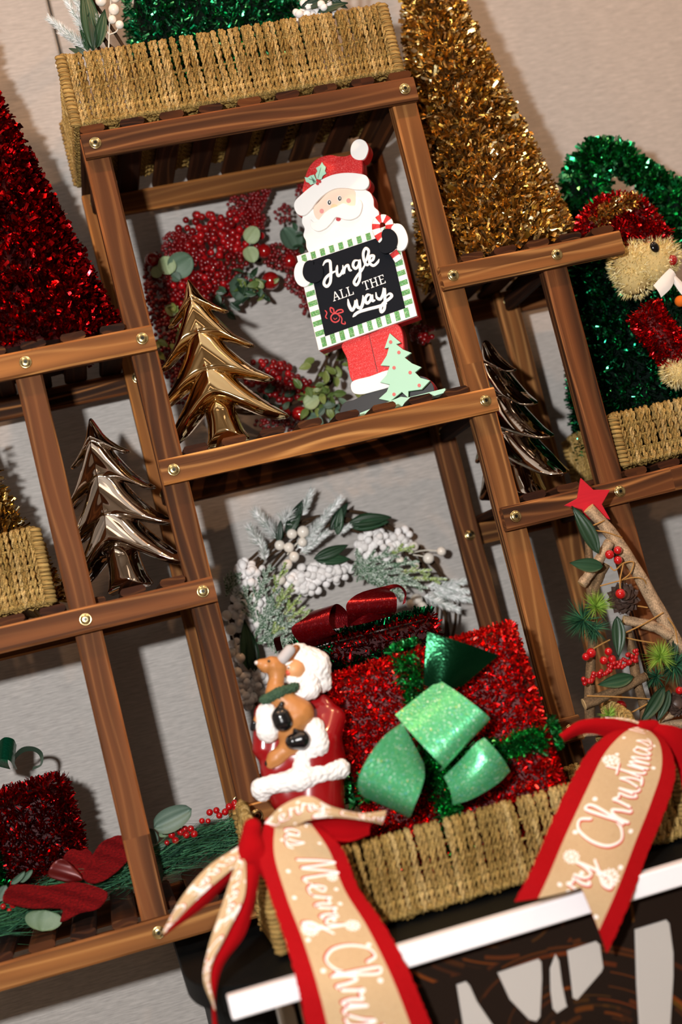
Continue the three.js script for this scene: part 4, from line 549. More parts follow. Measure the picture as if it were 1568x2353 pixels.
frostedWreath('frosted wreath of white berries and snowy pine hanging in the lower tower bay', 790, 1440, -0.345, 0.185, 91, {
  white: [[575, 1320, 30, 34, 34, 9.5], [590, 1400, 20, 60, 24, 9.5], [735, 1320, 74, 26, 60, 9.5, -0.15], [690, 1340, 36, 24, 20, 9.5], [870, 1255, 56, 34, 50, 9.5], [920, 1240, 26, 26, 18, 9.5], [560, 1560, 22, 40, 26, 9.5], [600, 1560, 18, 34, 20, 10], [570, 1610, 20, 20, 10, 9.5], [545, 1400, 16, 50, 16, 9], [710, 1350, 26, 14, 8, 9], [540, 1500, 14, 30, 10, 9]],
  pearls: [[643, 1253, 12], [671, 1227, 12], [697, 1222, 14], [695, 1246, 11], [664, 1258, 12], [676, 1279, 12], [660, 1297, 12], [643, 1332, 13], [1015, 1267, 11], [985, 1283, 13], [920, 1288, 10], [955, 1300, 10], [952, 1255, 11], [958, 1378, 14], [969, 1396, 14], [944, 1388, 11], [521, 1414, 12], [531, 1447, 13], [552, 1512, 12], [530, 1500, 11], [545, 1545, 12]],
  stems: [[[940, 1272], [975, 1265], [1010, 1266]], [[950, 1275], [970, 1278], [985, 1283]], [[660, 1275], [690, 1240]], [[520, 1410], [535, 1460], [548, 1510]]],
  leaves: [[640, 1250, 645, 1195], [655, 1225, 695, 1148], [760, 1220, 800, 1155], [805, 1205, 855, 1180], [810, 1215, 895, 1200], [800, 1205, 900, 1190], [720, 1285, 800, 1252], [725, 1288, 805, 1285], [570, 1540, 560, 1425], [585, 1545, 575, 1450], [775, 1230, 785, 1165], [660, 1230, 690, 1180]],
  frost: [[680, 1265, 780, 1150, 20], [690, 1270, 750, 1225, 16], [640, 1240, 590, 1180, 26], [650, 1210, 660, 1185, 30], [690, 1190, 715, 1130, 16], [700, 1250, 745, 1190, 16], [610, 1290, 600, 1240, 16], [990, 1360, 1090, 1380, 18], [1000, 1350, 1070, 1335, 18], [970, 1370, 1050, 1400, 18], [980, 1345, 1075, 1360, 16], [770, 1225, 800, 1210, 14], [540, 1380, 545, 1340, 16], [600, 1255, 575, 1215, 22]],
  cedar: [[585, 1470, 655, 1295, 1], [590, 1440, 560, 1350, 0], [590, 1450, 670, 1345, 1], [585, 1465, 660, 1360, 1], [590, 1480, 690, 1370, 1], [600, 1470, 740, 1400, 1], [595, 1480, 700, 1395, 1], [600, 1470, 680, 1470, 0], [610, 1440, 640, 1490, 0], [585, 1400, 620, 1300, 0], [820, 1260, 830, 1330, 0], [815, 1300, 950, 1255, 1], [820, 1310, 960, 1290, 0], [820, 1320, 990, 1310, 1], [830, 1330, 1025, 1330, 1], [830, 1320, 980, 1350, 0], [840, 1330, 930, 1370, 0], [815, 1290, 880, 1340, 0], [520, 1370, 540, 1320, 0], [600, 1480, 640, 1440, 1]],
});
frostedWreath('frosted wreath standing in the topmost basket before the green tinsel box', 480, -50, -0.1, 0.205, 92, { slim: true,
  white: [[735, 20, 40, 34, 50, 9.5], [700, 40, 24, 20, 14, 9.5]], pearls: [[232, 2, 13], [262, 22, 13], [258, 45, 10], [275, 57, 10], [265, -6, 12], [240, -18, 13], [135, 152, 8]], stems: [[[250, 110], [252, 50], [255, 0]], [[250, 80], [268, 72], [273, 60]], [[250, 78], [240, 62], [246, 40]]],
  leaves: [[215, 118, 190, -30], [222, 112, 240, 22], [205, 115, 182, 50], [215, 120, 205, 30], [200, 130, 158, 112], [205, 132, 172, 105], [202, 118, 188, 80], [690, 20, 775, -10], [730, 30, 800, 8], [740, -10, 800, 20], [700, 60, 760, 40]],
  frost: [[205, 115, 115, 45, 20], [200, 105, 140, 75, 14], [205, 90, 148, -10, 18], [210, 70, 165, -20, 16], [220, 110, 225, 40, 14], [190, 130, 235, 128, 16]], cedar: [] });

// ---------------------------------------------------------------- figurine of a bearded man with a fawn
{
  const z0 = 0.1, s = PX(z0) / 1.02, F = thing('bearded_man_figurine', 'glazed figurine of a white-bearded man in red holding a young fawn', 'figurine', V(at(700, 1880, z0).x, TT + 0.008, z0));
  const B = (list) => list.map((p) => { const o = []; for (let i = 0; i < p.length; i += 4) { const q = at(p[i], p[i + 1], z0 + p[i + 2] * s).sub(F.position); o.push(q.x, q.y, q.z, p[i + 3] * s); } return o; });
  const blob = (parent, name, list, mat, k = 10, bump = 0, freq = 160, cell = 3) => part(parent, name, blobGeo(B(list), k * s, cell * s, bump * s, freq), mat);
  const red = M(0x8f0c12, 0.22, 0, { clearcoat: 0.7 }), wool = M(0xf3efec, 0.75), skin = M(0xd89a66, 0.5), fawnM = M(0xb87a42, 0.45), blk = M(0x0c0d10, 0.2, 0, { clearcoat: 0.6 });
  blob(F, 'robe', [[738, 1622, -18, 28, 735, 1745, -12, 58], [766, 1652, 0, 30, 750, 1696, 26, 32], [610, 1640, 4, 26, 606, 1720, 10, 26], [660, 1620, -20, 52, 668, 1740, -10, 66], [716, 1740, -4, 72, 716, 1960, 0, 82], [632, 1772, 14, 32, 655, 1830, 12, 36]], red, 22);
  blob(F, 'hem_trim', [[600, 1808, 30, 20, 690, 1790, 62, 26], [690, 1790, 62, 26, 782, 1766, 42, 23], [598, 1815, 24, 20, 604, 1822, 20, 20]], wool, 8, 3.2, 190);
  blob(F, 'front_trim', [[700, 1712, 42, 22, 690, 1795, 60, 24]], wool, 8, 3, 190);
  blob(F, 'sleeve_cuff', [[615, 1640, 40, 26, 617, 1678, 44, 28]], wool, 10, 3, 190); blob(F, 'sleeve_cuff', [[722, 1674, 48, 25, 726, 1710, 50, 32], [712, 1732, 46, 22]], wool, 10, 3, 190);
  blob(F, 'head', [[676, 1538, 18, 27]], skin, 6, 0, 1, 2.5); blob(F, 'cheek', [[664, 1545, 33, 8]], M(0xd0573e, 0.5), 4, 0, 1, 2); ball(F, 'eye', at(664, 1534, z0 + 38 * s), 4.2 * s, wool); ball(F, 'pupil', at(663, 1535, z0 + 41.4 * s), 2.2 * s, blk, smallBall);
  blob(F, 'eyebrow', [[658, 1526, 36, 4, 672, 1522, 34, 4]], wool, 3, 1, 300, 1.6); blob(F, 'nose', [[652, 1546, 36, 6]], skin, 3, 0, 1, 1.8);
  blob(F, 'hat_fur', [[688, 1512, 0, 34, 722, 1530, -4, 36], [722, 1530, -4, 36, 738, 1566, -8, 26]], wool, 14, 3, 170);
  blob(F, 'beard', [[684, 1566, 18, 20, 694, 1596, 26, 16], [706, 1556, 10, 26, 712, 1582, 16, 26], [740, 1560, 0, 18, 752, 1578, -6, 10], [668, 1560, 32, 10, 682, 1572, 30, 12]], wool, 12, 3.5, 200);
  const fawn = new THREE.Group(); fawn.name = 'fawn'; F.add(fawn);
  blob(fawn, 'body', [[622, 1528, 34, 20, 612, 1530, 38, 14], [612, 1530, 38, 14, 598, 1524, 40, 9], [636, 1532, 30, 20], [640, 1540, 30, 17, 630, 1592, 36, 20], [648, 1606, 42, 26, 686, 1640, 44, 36], [662, 1660, 46, 36, 672, 1700, 46, 28], [672, 1712, 46, 22, 634, 1742, 44, 17], [634, 1742, 44, 17, 622, 1754, 44, 12], [616, 1612, 34, 12, 588, 1660, 36, 8]], fawnM, 12, 1, 120, 2.6);
  blob(fawn, 'ear', [[650, 1514, 38, 13, 666, 1494, 36, 13]], M(0xb9b4b4, 0.6), 4, 0, 1, 2); blob(fawn, 'ear_back', [[662, 1518, 28, 9, 681, 1490, 28, 9]], M(0x8a4c1e, 0.5), 4, 0, 1, 2);
  blob(fawn, 'hoof', [[585, 1662, 37, 8, 581, 1674, 37, 6]], blk, 3, 0, 1, 2); blob(fawn, 'hoof', [[617, 1754, 44, 9, 628, 1762, 44, 6]], blk, 3, 0, 1, 2);
  ball(fawn, 'eye', at(618, 1519, z0 + 54 * s).sub(F.position), 3.2 * s, blk, smallBall); ball(fawn, 'nose', at(590, 1523, z0 + 42 * s).sub(F.position), 5 * s, M(0xd8cfc8, 0.5), smallBall);
  blob(F, 'mitten', [[646, 1648, 80, 22, 650, 1658, 80, 23], [638, 1640, 76, 9, 648, 1616, 80, 5]], blk, 6, 0, 1, 2.2); blob(F, 'mitten', [[674, 1704, 80, 18, 690, 1700, 78, 23], [686, 1688, 78, 9, 678, 1678, 80, 5]], blk, 6, 0, 1, 2.2);
  blob(F, 'collar_wreath', [[608, 1608, 50, 11, 642, 1592, 62, 12], [642, 1592, 62, 12, 678, 1578, 52, 10]], M(0x3c5440, 0.7), 5, 5, 420, 2.2);
}
// ---------------------------------------------------------------- tinsel reindeer
{
  const z0 = -0.062, s = PX(z0) / 1.02, R = thing('tinsel_reindeer', 'fuzzy cream-faced tinsel reindeer figure with red nose, red hat and red arm', 'figure', V(at(1520, 900, z0).x, shelfTop('L') + 0.09, z0));
  const A = (u, v, d = 0) => at(u, v, z0 + d * s).sub(R.position), CREAM = [lin(0xefdc9c), lin(0xe2cc84), lin(0xf4e8b8)];
  const fuzz = { geo: bladeGeo, mat: M(0xffffff, 0.6), len: [0.006, 0.012], wid: [0.0012, 0.0024], cols: CREAM, spread: 0.6, bigShare: 0 };
  const bl = (list) => blobGeo(list.map((p) => { const o = []; for (let i = 0; i < p.length; i += 4) { const q = A(p[i], p[i + 1], p[i + 2]); o.push(q.x, q.y, q.z, p[i + 3] * s); } return o; }), 14 * s, 4 * s);
  part(R, 'head', bl([[1455, 605, 0, 48, 1500, 605, 6, 54], [1520, 585, 6, 38], [1455, 640, 0, 40]]), M(0xc8b078, 0.8));
  tinsel(R, 5200, (r) => { const k = r(); return (k < 0.35 ? onBall(A(1455, 607), V(56, 56, 50).multiplyScalar(s)) : k < 0.75 ? onBall(A(1498, 603, 4), V(60, 56, 52).multiplyScalar(s)) : k < 0.88 ? onBall(A(1522, 588, 4), V(42, 42, 44).multiplyScalar(s)) : onBall(A(1458, 640), V(46, 44, 42).multiplyScalar(s)))(r); }, { ...fuzz, name: 'face_fur', seed: 31 });
  const eye = ball(R, 'eye', A(1505, 568, 62).add(R.position), 12 * s, M(0x08080a, 0.15)); eye.scale.set(11 * s, 14 * s, 7 * s); eye.rotation.z = 0.3;
  ball(R, 'nose', A(1545, 598, 46).add(R.position), 14 * s, M(0x9c0c14, 0.15, 0, { clearcoat: 1 }));
  const felt = M(0xe8e2dc, 0.9); part(R, 'scarf', band([A(1540, 616, 52), A(1522, 634, 58), A(1502, 656, 58)], [A(1554, 632, 52), A(1544, 660, 58), A(1520, 684, 58)], 12, 6, 0.003), felt); part(R, 'scarf', band([A(1545, 625, 52), A(1560, 640, 52), A(1580, 660, 50)], [A(1548, 650, 50), A(1560, 668, 50), A(1578, 690, 48)], 12, 6, 0.003), felt);
  const foil = (name, list, rr, n, cols, seed, wid = [0.0014, 0.003]) => { const pts = list.map((p) => A(...p)); part(R, name + '_core', sweep(spline(pts, 24), rr * s * 0.8, 14), M(new THREE.Color(...cols[1]).multiplyScalar(0.25), 0.6, 0.4)); tinsel(R, n, onTube(pts, rr * s), { name, seed, len: [0.007, 0.013], wid, cols, rough: 0.3 }); };
  foil('hat', [[1352, 560, -10], [1368, 505, 0], [1420, 478, 4], [1472, 500, 4], [1500, 545, 0]], 30, 2600, RED, 32); foil('hat', [[1400, 545, 6], [1450, 528, 8], [1500, 548, 6], [1530, 552, 0]], 24, 1300, RED, 36);
  foil('hat_band', [[1368, 515, 22], [1395, 488, 30], [1430, 470, 30], [1466, 462, 24]], 12, 900, GOLD, 33);
  foil('arm', [[1478, 712, 20], [1508, 758, 30], [1540, 800, 30], [1570, 835, 26]], 34, 2200, RED, 34);
  tinsel(R, 900, onBall(A(1562, 852, 34), V(40, 36, 34).multiplyScalar(s)), { ...fuzz, name: 'paw', seed: 35 }); ball(R, 'paw_core', A(1562, 852, 34).add(R.position), 36 * s, M(0xc8b078, 0.8));
  tinsel(R, 2600, onBall(A(1560, 790, -10), V(80, 130, 40).multiplyScalar(s)), { name: 'body_tinsel', seed: 37, len: [0.007, 0.013], wid: [0.0012, 0.0028], cols: DGREEN, rough: 0.3 }); { const b = ball(R, 'body', A(1560, 790, -10).add(R.position), 1, M(0x04180e, 0.6)); b.scale.set(76 * s, 126 * s, 38 * s); }
  ball(R, 'button', A(1564, 692, 40).add(R.position), 14 * s, M(0xd86a1c, 0.8));
}
// ---------------------------------------------------------------- twig tree with berries
{
  const z0 = 0.05, s = PX(z0) / 1.02, r = rng(55), T = thing('twig_tree', 'twig tree with a red felt star, berries, pine cones and needles on the right', 'ornament', V(at(1430, 1640, z0).x, shelfTop('W'), z0));
  const C = (cx, cy, d = 0) => at(1280 + cx / 3.92, 1080 + cy / 3.92, z0 + d * s), U = (c) => 1280 + c / 3.92, Vv = (c) => 1080 + c / 3.92;
  const barkTex = dataTex(128, 512, (u, v) => { const k = 0.92 + 0.25 * N3(u * 8, v * 9, 2) + 0.3 * N3(u * 40, v * 60, 6); return [172 * k, 144 * k, 114 * k]; }), bark = M(0xffffff, 0.85, 0, { map: barkTex, bumpMap: barkTex, bumpScale: 0.0004 }), cut = M(0xc9a878, 0.8), grey = M(0xb0a89c, 0.85, 0, { map: barkTex, bumpMap: barkTex, bumpScale: 0.0004 });
  barkTex.repeat.set(1, 6);
  const twig = (list, r0, r1, mat = bark) => { const p = spline(list.map((q) => C(...q)), 30).map((q) => q.sub(T.position)); const ph = r() * 9; const t = part(T, 'twig', sweep(p, (k) => lerp(r0, r1, k) * s * (1 + 0.06 * Math.sin(k * 15 + ph) + 0.03 * Math.sin(k * 37)), 12), mat); for (const [e, rr] of [[0, r0], [30, r1]]) { const d = part(t, 'cut_end', new THREE.CylinderGeometry(rr * s * 0.98, rr * s * 0.98, 0.001, 14), cut); d.position.copy(p[e]); d.quaternion.setFromUnitVectors(V(0, 1, 0), p[e ? 30 : 0].clone().sub(p[e ? 29 : 1]).normalize()); } };
  twig([[288, 345, 20], [430, 500, 18], [560, 670, 16], [720, 910, 12], [880, 1200, 10], [1040, 1480, 8], [1120, 1640, 4]], 15, 17);
  twig([[285, 600, -6], [290, 740, -8], [300, 1000, -10], [330, 1400, -12], [310, 1700, -8], [295, 2020, -8], [300, 2300, -8]], 9, 13, grey);
  twig([[478, 650, 22], [400, 780, 20], [300, 930, 18], [225, 1030, 16]], 13, 12); twig([[440, 850, -2], [380, 980, -4], [330, 1120, -6]], 11, 11, grey);
  twig([[600, 1350, 8], [760, 1380, 12], [900, 1420, 12], [1030, 1490, 10]], 11, 15); twig([[640, 1460, 0], [680, 1640, 0], [720, 1900, 0], [790, 2150, -4], [800, 2400, -6]], 10, 13, grey);
  twig([[245, 2110, 12], [420, 2040, 16], [620, 1950, 18], [800, 1860, 16]], 14, 11, grey); twig([[930, 2240, 10], [1050, 2190, 10], [1200, 2120, 8]], 10, 11); twig([[250, 2360, 0], [700, 2330, -4], [1200, 2280, -4]], 12, 12);
  // star
  { const st = [[215, 85], [322, 188], [467, 185], [393, 312], [468, 442], [352, 410], [285, 445], [228, 352], [72, 320], [186, 262]].map((p) => C(...p).sub(T.position)); const sh = new THREE.Shape(st.map((p) => new THREE.Vector2(p.x, p.y))); const m = part(T, 'star', new THREE.ExtrudeGeometry(sh, { depth: 0.003, bevelEnabled: true, bevelSize: 0.0012, bevelThickness: 0.0012, bevelSegments: 3 }), M(0xb8202c, 0.9, 0, { sheen: 0.6, sheenRoughness: 0.6, sheenColor: new THREE.Color(0xff8080), bumpMap: pebble, bumpScale: 0.0003 })); m.position.z = 0.0; }
  for (const [a, b, c, d, g, w, zz] of [[372, 755, 130, 325, slimLeaf, 1.05, 0.03], [410, 868, 108, 835, midLeaf, 0.8, 0.03], [540, 1318, 552, 1690, slimLeaf, 1.25, 0.022], [682, 1862, 360, 1935, midLeaf, 0.72, 0.02], [960, 1950, 740, 2290, midLeaf, 0.62, 0.03], [1010, 1980, 900, 2270, slimLeaf, 1.1, 0.024], [1060, 1500, 1040, 1760, slimLeaf, 0.9, 0.01]]) leaf(T, g, U(a), Vv(b), U(c), Vv(d), z0 + zz, darkLeaf[Math.floor(r() * 3)], r, { w, twist: 0.3, dz: 0.002 });
  const cherry = M(0xb20c12, 0.14, 0, { clearcoat: 1 });
  for (const [x, y, q, d] of [[475, 762, 44, 44], [550, 722, 39, 46], [552, 812, 41, 44], [574, 1115, 48, 64], [310, 1648, 46, 40], [265, 1682, 38, 34], [466, 1636, 38, 40], [424, 1716, 40, 42], [497, 1702, 40, 34], [1106, 1986, 38, 44]]) ball(T, 'berry', C(x, y, d), q / 3.92 * s, cherry);
  ball(T, 'bauble', C(575, 2130, 4), 60 / 3.92 * s, M(0x9a0c12, 0.06, 0.4, { clearcoat: 1 }));
  for (let i = 0; i < 56; i++) { const t = i / 55, n = (r() - 0.5) * 90; ball(T, 'berry', C(lerp(240, 735, t) + n * 0.4, lerp(1910, 1660, t) + n * (0.4 + 0.6 * t), 30 + 12 * r()), lerp(18, 26, r()) / 3.92 * s, berryMats[2], smallBall); }
  const twine = M(0xa87c44, 0.8);
  for (const L of [[[325, 500, 38], [380, 478, 42], [430, 455, 34]], [[345, 545, 36], [440, 560, 44], [590, 610, 34]], [[390, 1045, 30], [560, 1000, 36], [690, 970, 40], [780, 985, 34], [820, 1060, 20]], [[480, 870, 40], [520, 905, 44], [600, 840, 40], [690, 830, 44], [660, 930, 40], [575, 1000, 44]], [[600, 840, 42], [570, 1000, 60], [572, 1070, 66]], [[610, 1470, 34], [760, 1400, 36], [960, 1285, 34]], [[615, 1510, 22], [760, 1540, 24], [880, 1560, 22]], [[330, 1610, 26], [420, 1560, 26], [480, 1530, 24]], [[270, 2035, 34], [560, 2045, 38], [860, 2065, 30]], [[580, 2240, 34], [720, 2160, 34], [830, 2100, 30]], [[730, 1225, 26], [820, 1240, 24]], [[1000, 1330, 26], [1060, 1420, 26], [1090, 1560, 22]]]) part(T, 'twine', sweep(spline(L.map((p) => C(...p).sub(T.position)), 24), 1.7 * s, 6), twine);
  // pine cones: rows of overlapping scales round a core
  const scaleG = (() => { const rows = []; for (let i = 0; i <= 6; i++) { const t = i / 6, w = 0.5 * Math.sin(Math.PI * (0.12 + 0.8 * t)) , q = []; for (let j = 0; j <= 6; j++) { const x = j / 3 - 1; q.push(V(x * w, t * (1 - 0.14 * x * x), 0.22 * t * t + 0.16 * (1 - x * x) * Math.sin(t * 3))); } rows.push(q); } return loft(rows); })(), coneM = M(0x4a3830, 0.5, 0, { clearcoat: 0.2 });
  for (const [x, y, q, d, tilt] of [[600, 1160, 150, 20, 0.15], [1075, 2110, 115, 24, 0.4]]) { const P = new THREE.Group(); P.name = 'pine_cone'; P.position.copy(C(x, y, d)).sub(T.position); P.rotation.set(0.9 + tilt, 0.2, 0.2); T.add(P); const R = q / 3.92 * s; const core = part(P, 'core', unitBall, coneM); core.scale.set(R * 0.6, R * 0.55, R * 0.6);
    for (let k = 0; k < 44; k++) { const t = k / 44, el = lerp(-0.95, 1.25, t), az = k * 2.39996, m = part(P, 'scale', scaleG, coneM), n = V(Math.cos(el) * Math.cos(az), Math.sin(el), Math.cos(el) * Math.sin(az)); m.position.copy(n).multiplyScalar(R * 0.45); const up = n.clone().multiplyScalar(0.85).add(V(0, 0.5, 0)).normalize(), X = V(0, 1, 0).cross(n).normalize(); X.addScaledVector(up, -X.dot(up)).normalize(); const X_ = X, Z = X.clone().cross(up); m.quaternion.setFromRotationMatrix(new THREE.Matrix4().makeBasis(X, up, Z)); m.scale.set(R * 0.62, R * 0.62, R * 0.6); } }
  const nd = [...tuft(U(350), Vv(1235), z0 + 0.03, 48, 170, LIME, r, V(0.3, 0.5, 0.5), 1, 1.3), ...tuft(U(240), Vv(1350), z0 + 0.012, 62, 240, PINE, r, V(-0.4, 0, 0.1), 1, 1.3), ...tuft(U(330), Vv(1420), z0 + 0.012, 50, 90, PINE, r, V(0, -0.6, 0.1), 1, 1.3), ...tuft(U(935), Vv(1680), z0 + 0.03, 50, 190, LIME, r, V(-0.3, 0.3, 0.5), 1, 1.3), ...tuft(U(1060), Vv(1760), z0 + 0.014, 66, 240, PINE, r, V(0.1, -0.1, 0.1), 1, 1.3), ...tuft(U(900), Vv(1860), z0 + 0.01, 44, 120, PINE, r, V(-0.5, -0.2, 0), 1, 1.3), ...tuft(U(470), Vv(2210), z0 + 0.02, 30, 70, LIME, r, V(0.2, 0.6, 0.2), 0.8, 1.3)];
  wpart(T, 'pine_needles', needleGeo(nd), needleMat, 'stuff');
}
// ---------------------------------------------------------------- garland and poinsettia on the lowest shelf
{
  const z = -0.12, r = rng(66), G = thing('pine_garland', 'long green pine garland with eucalyptus leaves and red berries on the lowest shelf', 'garland', V(-0.2, shelfTop('W'), z)), nd = [];
  const P5 = (cx, cy) => [cx / 2.8, 1640 + cy / 2.8];
  const line = spline([V(-60, 2130, 0), V(60, 2075, 0), V(180, 2020, 0), V(300, 1990, 0), V(420, 1950, 0), V(560, 1890, 0)], 40);
  for (let i = 0; i < 2300; i++) { const k = r() * 39.9, p = line[Math.floor(k)].clone().lerp(line[Math.floor(k) + 1], k % 1), u = p.x + (r() - 0.5) * 40, v = p.y + (r() - 0.35) * 66, zz = z + (r() - 0.4) * 0.08, a = -0.4 + (r() - 0.5) * 1.0 + (r() < 0.4 ? Math.PI : 0), l = 60 + 60 * r(); nd.push([at(u, v, zz), at(u + l * Math.cos(a), v + l * Math.sin(a) * 0.8, zz + (r() - 0.3) * 0.03), 0.95 * PX(z), vary(PINE[Math.floor(r() * 4)], r, 0.3)]); }
  for (let i = 0; i < 70; i++) { const u = 380 + 150 * r(), v = 1960 - 0.38 * (u - 380) + 20 * r(), l = 70 + 80 * r(), a = -0.9 + 0.7 * r(); nd.push([at(u, v, z - 0.02), at(u + l * Math.cos(a), v + l * Math.sin(a), z + 0.02), 0.9 * PX(z), vary(PINE[3], r, 0.3)]); }
  wpart(G, 'pine_needles', needleGeo(nd), needleMat, 'stuff'); wpart(G, 'stem', sweep(line.map((p) => at(p.x, p.y + 18, z)), 0.005, 8), twigMat);
  for (const [a, b, c, d, w, k, zz] of [[990, 735, 1235, 610, 0.62, 2, 0.05], [1000, 838, 962, 735, 0.6, 2, 0.04], [1020, 1100, 1000, 905, 0.42, 2, 0.04], [290, 1262, 270, 1400, 1.9, 1, 0.07], [-20, 1200, 40, 1100, 0.7, 2, 0.05], [1020, 780, 1110, 760, 0.5, 1, 0.03], [1000, 870, 1070, 840, 0.6, 0, 0.03], [70, 1090, 160, 1010, 0.4, 0, 0.05], [130, 1080, 210, 1000, 0.4, 0, 0.045]]) leaf(G, roundLeaf, ...P5(a, b), ...P5(c, d), z + zz, k === 1 ? LM(0x66805f) : k === 2 ? LM(0x61786a) : eucalyptus[0], r, { w, twist: 0.2, dz: 0.004 });
  for (const [a, b, q] of [[1350, 635, 21], [1393, 622, 20], [1412, 655, 20], [1450, 632, 22], [1476, 598, 23], [1512, 575, 22], [1520, 620, 22], [1516, 590, 20], [1300, 690, 18], [1340, 690, 16], [1105, 780, 22], [1130, 815, 22], [1163, 762, 22], [1190, 742, 21], [1228, 740, 21], [1200, 780, 22], [1250, 775, 23], [1075, 830, 16], [1065, 745, 16], [1150, 745, 17], [20, 1240, 18], [85, 1230, 22], [60, 1265, 14]]) { const [u, v] = P5(a, b); ball(G, 'berry', at(u, v, z + 0.045), q / 2.8 * PX(z), berryMats[2]); }
  const velvetTex = dataTex(256, 256, (u, v) => { const k = 0.9 + 0.3 * N3(u * 16, v * 40, 2) + 0.35 * N3(u * 60, v * 60, 6); return [104 * k, 6 * k, 9 * k]; }); velvetTex.repeat.set(14, 14);
  const velvet = M(0xffffff, 0.95, 0, { map: velvetTex, bumpMap: pebble, bumpScale: 0.0008 });
  const zp = -0.06, F = thing('poinsettia_flower', 'red velvet poinsettia flower with broad petals lying on the pine garland', 'flower', at(200, 1990, zp));
  const petal = (name, P, dz, sag, mat) => { const q = smooth2(P.map((p) => { const [u, v] = P5(...p), w = at(u, v, zp + dz); return [w.x - F.position.x, w.y - F.position.y]; }), 50); const cx = q.reduce((a, p) => a + p[0], 0) / q.length, cy = q.reduce((a, p) => a + p[1], 0) / q.length; const m = part(F, name, pillow([{ P: q, w: 0.004, h: () => 0.0022 }], 0.0014, (x, y) => sag * ((x - cx) ** 2 + (y - cy) ** 2) * 10 + 0.0016 * Math.sin((x * 0.6 + y) * 260), 0.004), mat); m.position.z = dz; };
  petal('petal', [[530, 1050], [556, 965], [600, 895], [640, 838], [700, 797], [790, 780], [832, 870], [830, 930], [760, 1010], [680, 1068], [590, 1092]], 0.0, 0.6, velvet);
  petal('petal', [[405, 945], [430, 885], [470, 868], [515, 880], [560, 866], [602, 915], [580, 985], [535, 1050], [470, 1010]], -0.012, 0.5, velvet);
  petal('petal', [[20, 1195], [55, 1105], [150, 1092], [300, 1105], [480, 1080], [610, 1102], [695, 1145], [685, 1185], [640, 1245], [520, 1282], [385, 1342], [402, 1265], [350, 1255], [200, 1252], [100, 1228]], 0.018, 0.3, velvet);
  petal('glitter_petal', [[308, 1040], [340, 960], [400, 930], [475, 985], [535, 1065], [470, 1085], [400, 1078]], 0.01, 0.5, M(0xffffff, 0.4, 0.2, { map: glitterRed.map, color: 0x6a2a2a }));
}
// ---------------------------------------------------------------- printed ribbons
const GLYPH = {
  M: [0.78, [[0, 0], [0.06, 0.6], [0.16, 1], [0.22, 0.5], [0.27, 0.05], [0.38, 0.6], [0.5, 1], [0.55, 0.4], [0.62, 0], [0.78, 0.15]]], e: [0.38, [[0, 0.15], [0.15, 0.25], [0.25, 0.42], [0.15, 0.5], [0.06, 0.3], [0.12, 0.05], [0.3, 0.05], [0.42, 0.18]]],
  r: [0.36, [[0, 0.1], [0.08, 0.4], [0.1, 0.52], [0.18, 0.42], [0.28, 0.44], [0.25, 0.2], [0.3, 0.04], [0.4, 0.15]]], y: [0.44, [[0, 0.45], [0.04, 0.18], [0.15, 0.1], [0.26, 0.3], [0.3, 0.5], [0.28, 0], [0.2, -0.4], [0.05, -0.45], [0.05, -0.25], [0.3, -0.02], [0.48, 0.15]]],
  C: [0.66, [[0.6, 0.8], [0.52, 1], [0.3, 0.95], [0.1, 0.6], [0.1, 0.2], [0.3, 0], [0.55, 0.1], [0.7, 0.28]]], h: [0.42, [[0, 0.1], [0.15, 0.5], [0.25, 0.95], [0.15, 1], [0.08, 0.6], [0.06, 0], [0.12, 0.3], [0.25, 0.46], [0.3, 0.25], [0.32, 0.03], [0.45, 0.15]]],
  i: [0.25, [[0, 0.15], [0.08, 0.48], [0.08, 0.1], [0.16, 0.02], [0.28, 0.15]]], s: [0.34, [[0, 0.1], [0.12, 0.35], [0.16, 0.54], [0.24, 0.3], [0.2, 0.06], [0.08, 0.02], [0.3, 0.06], [0.38, 0.18]]],
  t: [0.27, [[0, 0.15], [0.1, 0.5], [0.15, 0.95], [0.1, 0.3], [0.16, 0.03], [0.3, 0.15]], [[-0.05, 0.66], [0.32, 0.7]]], m: [0.55, [[0, 0.1], [0.06, 0.48], [0.06, 0], [0.1, 0.3], [0.2, 0.47], [0.24, 0.25], [0.24, 0], [0.3, 0.32], [0.4, 0.47], [0.43, 0.2], [0.46, 0.02], [0.58, 0.15]]], a: [0.46, [[0.3, 0.42], [0.15, 0.5], [0.04, 0.25], [0.12, 0.02], [0.25, 0.2], [0.32, 0.47], [0.3, 0.12], [0.38, 0.02], [0.5, 0.15]]], ' ': [0.2],
};
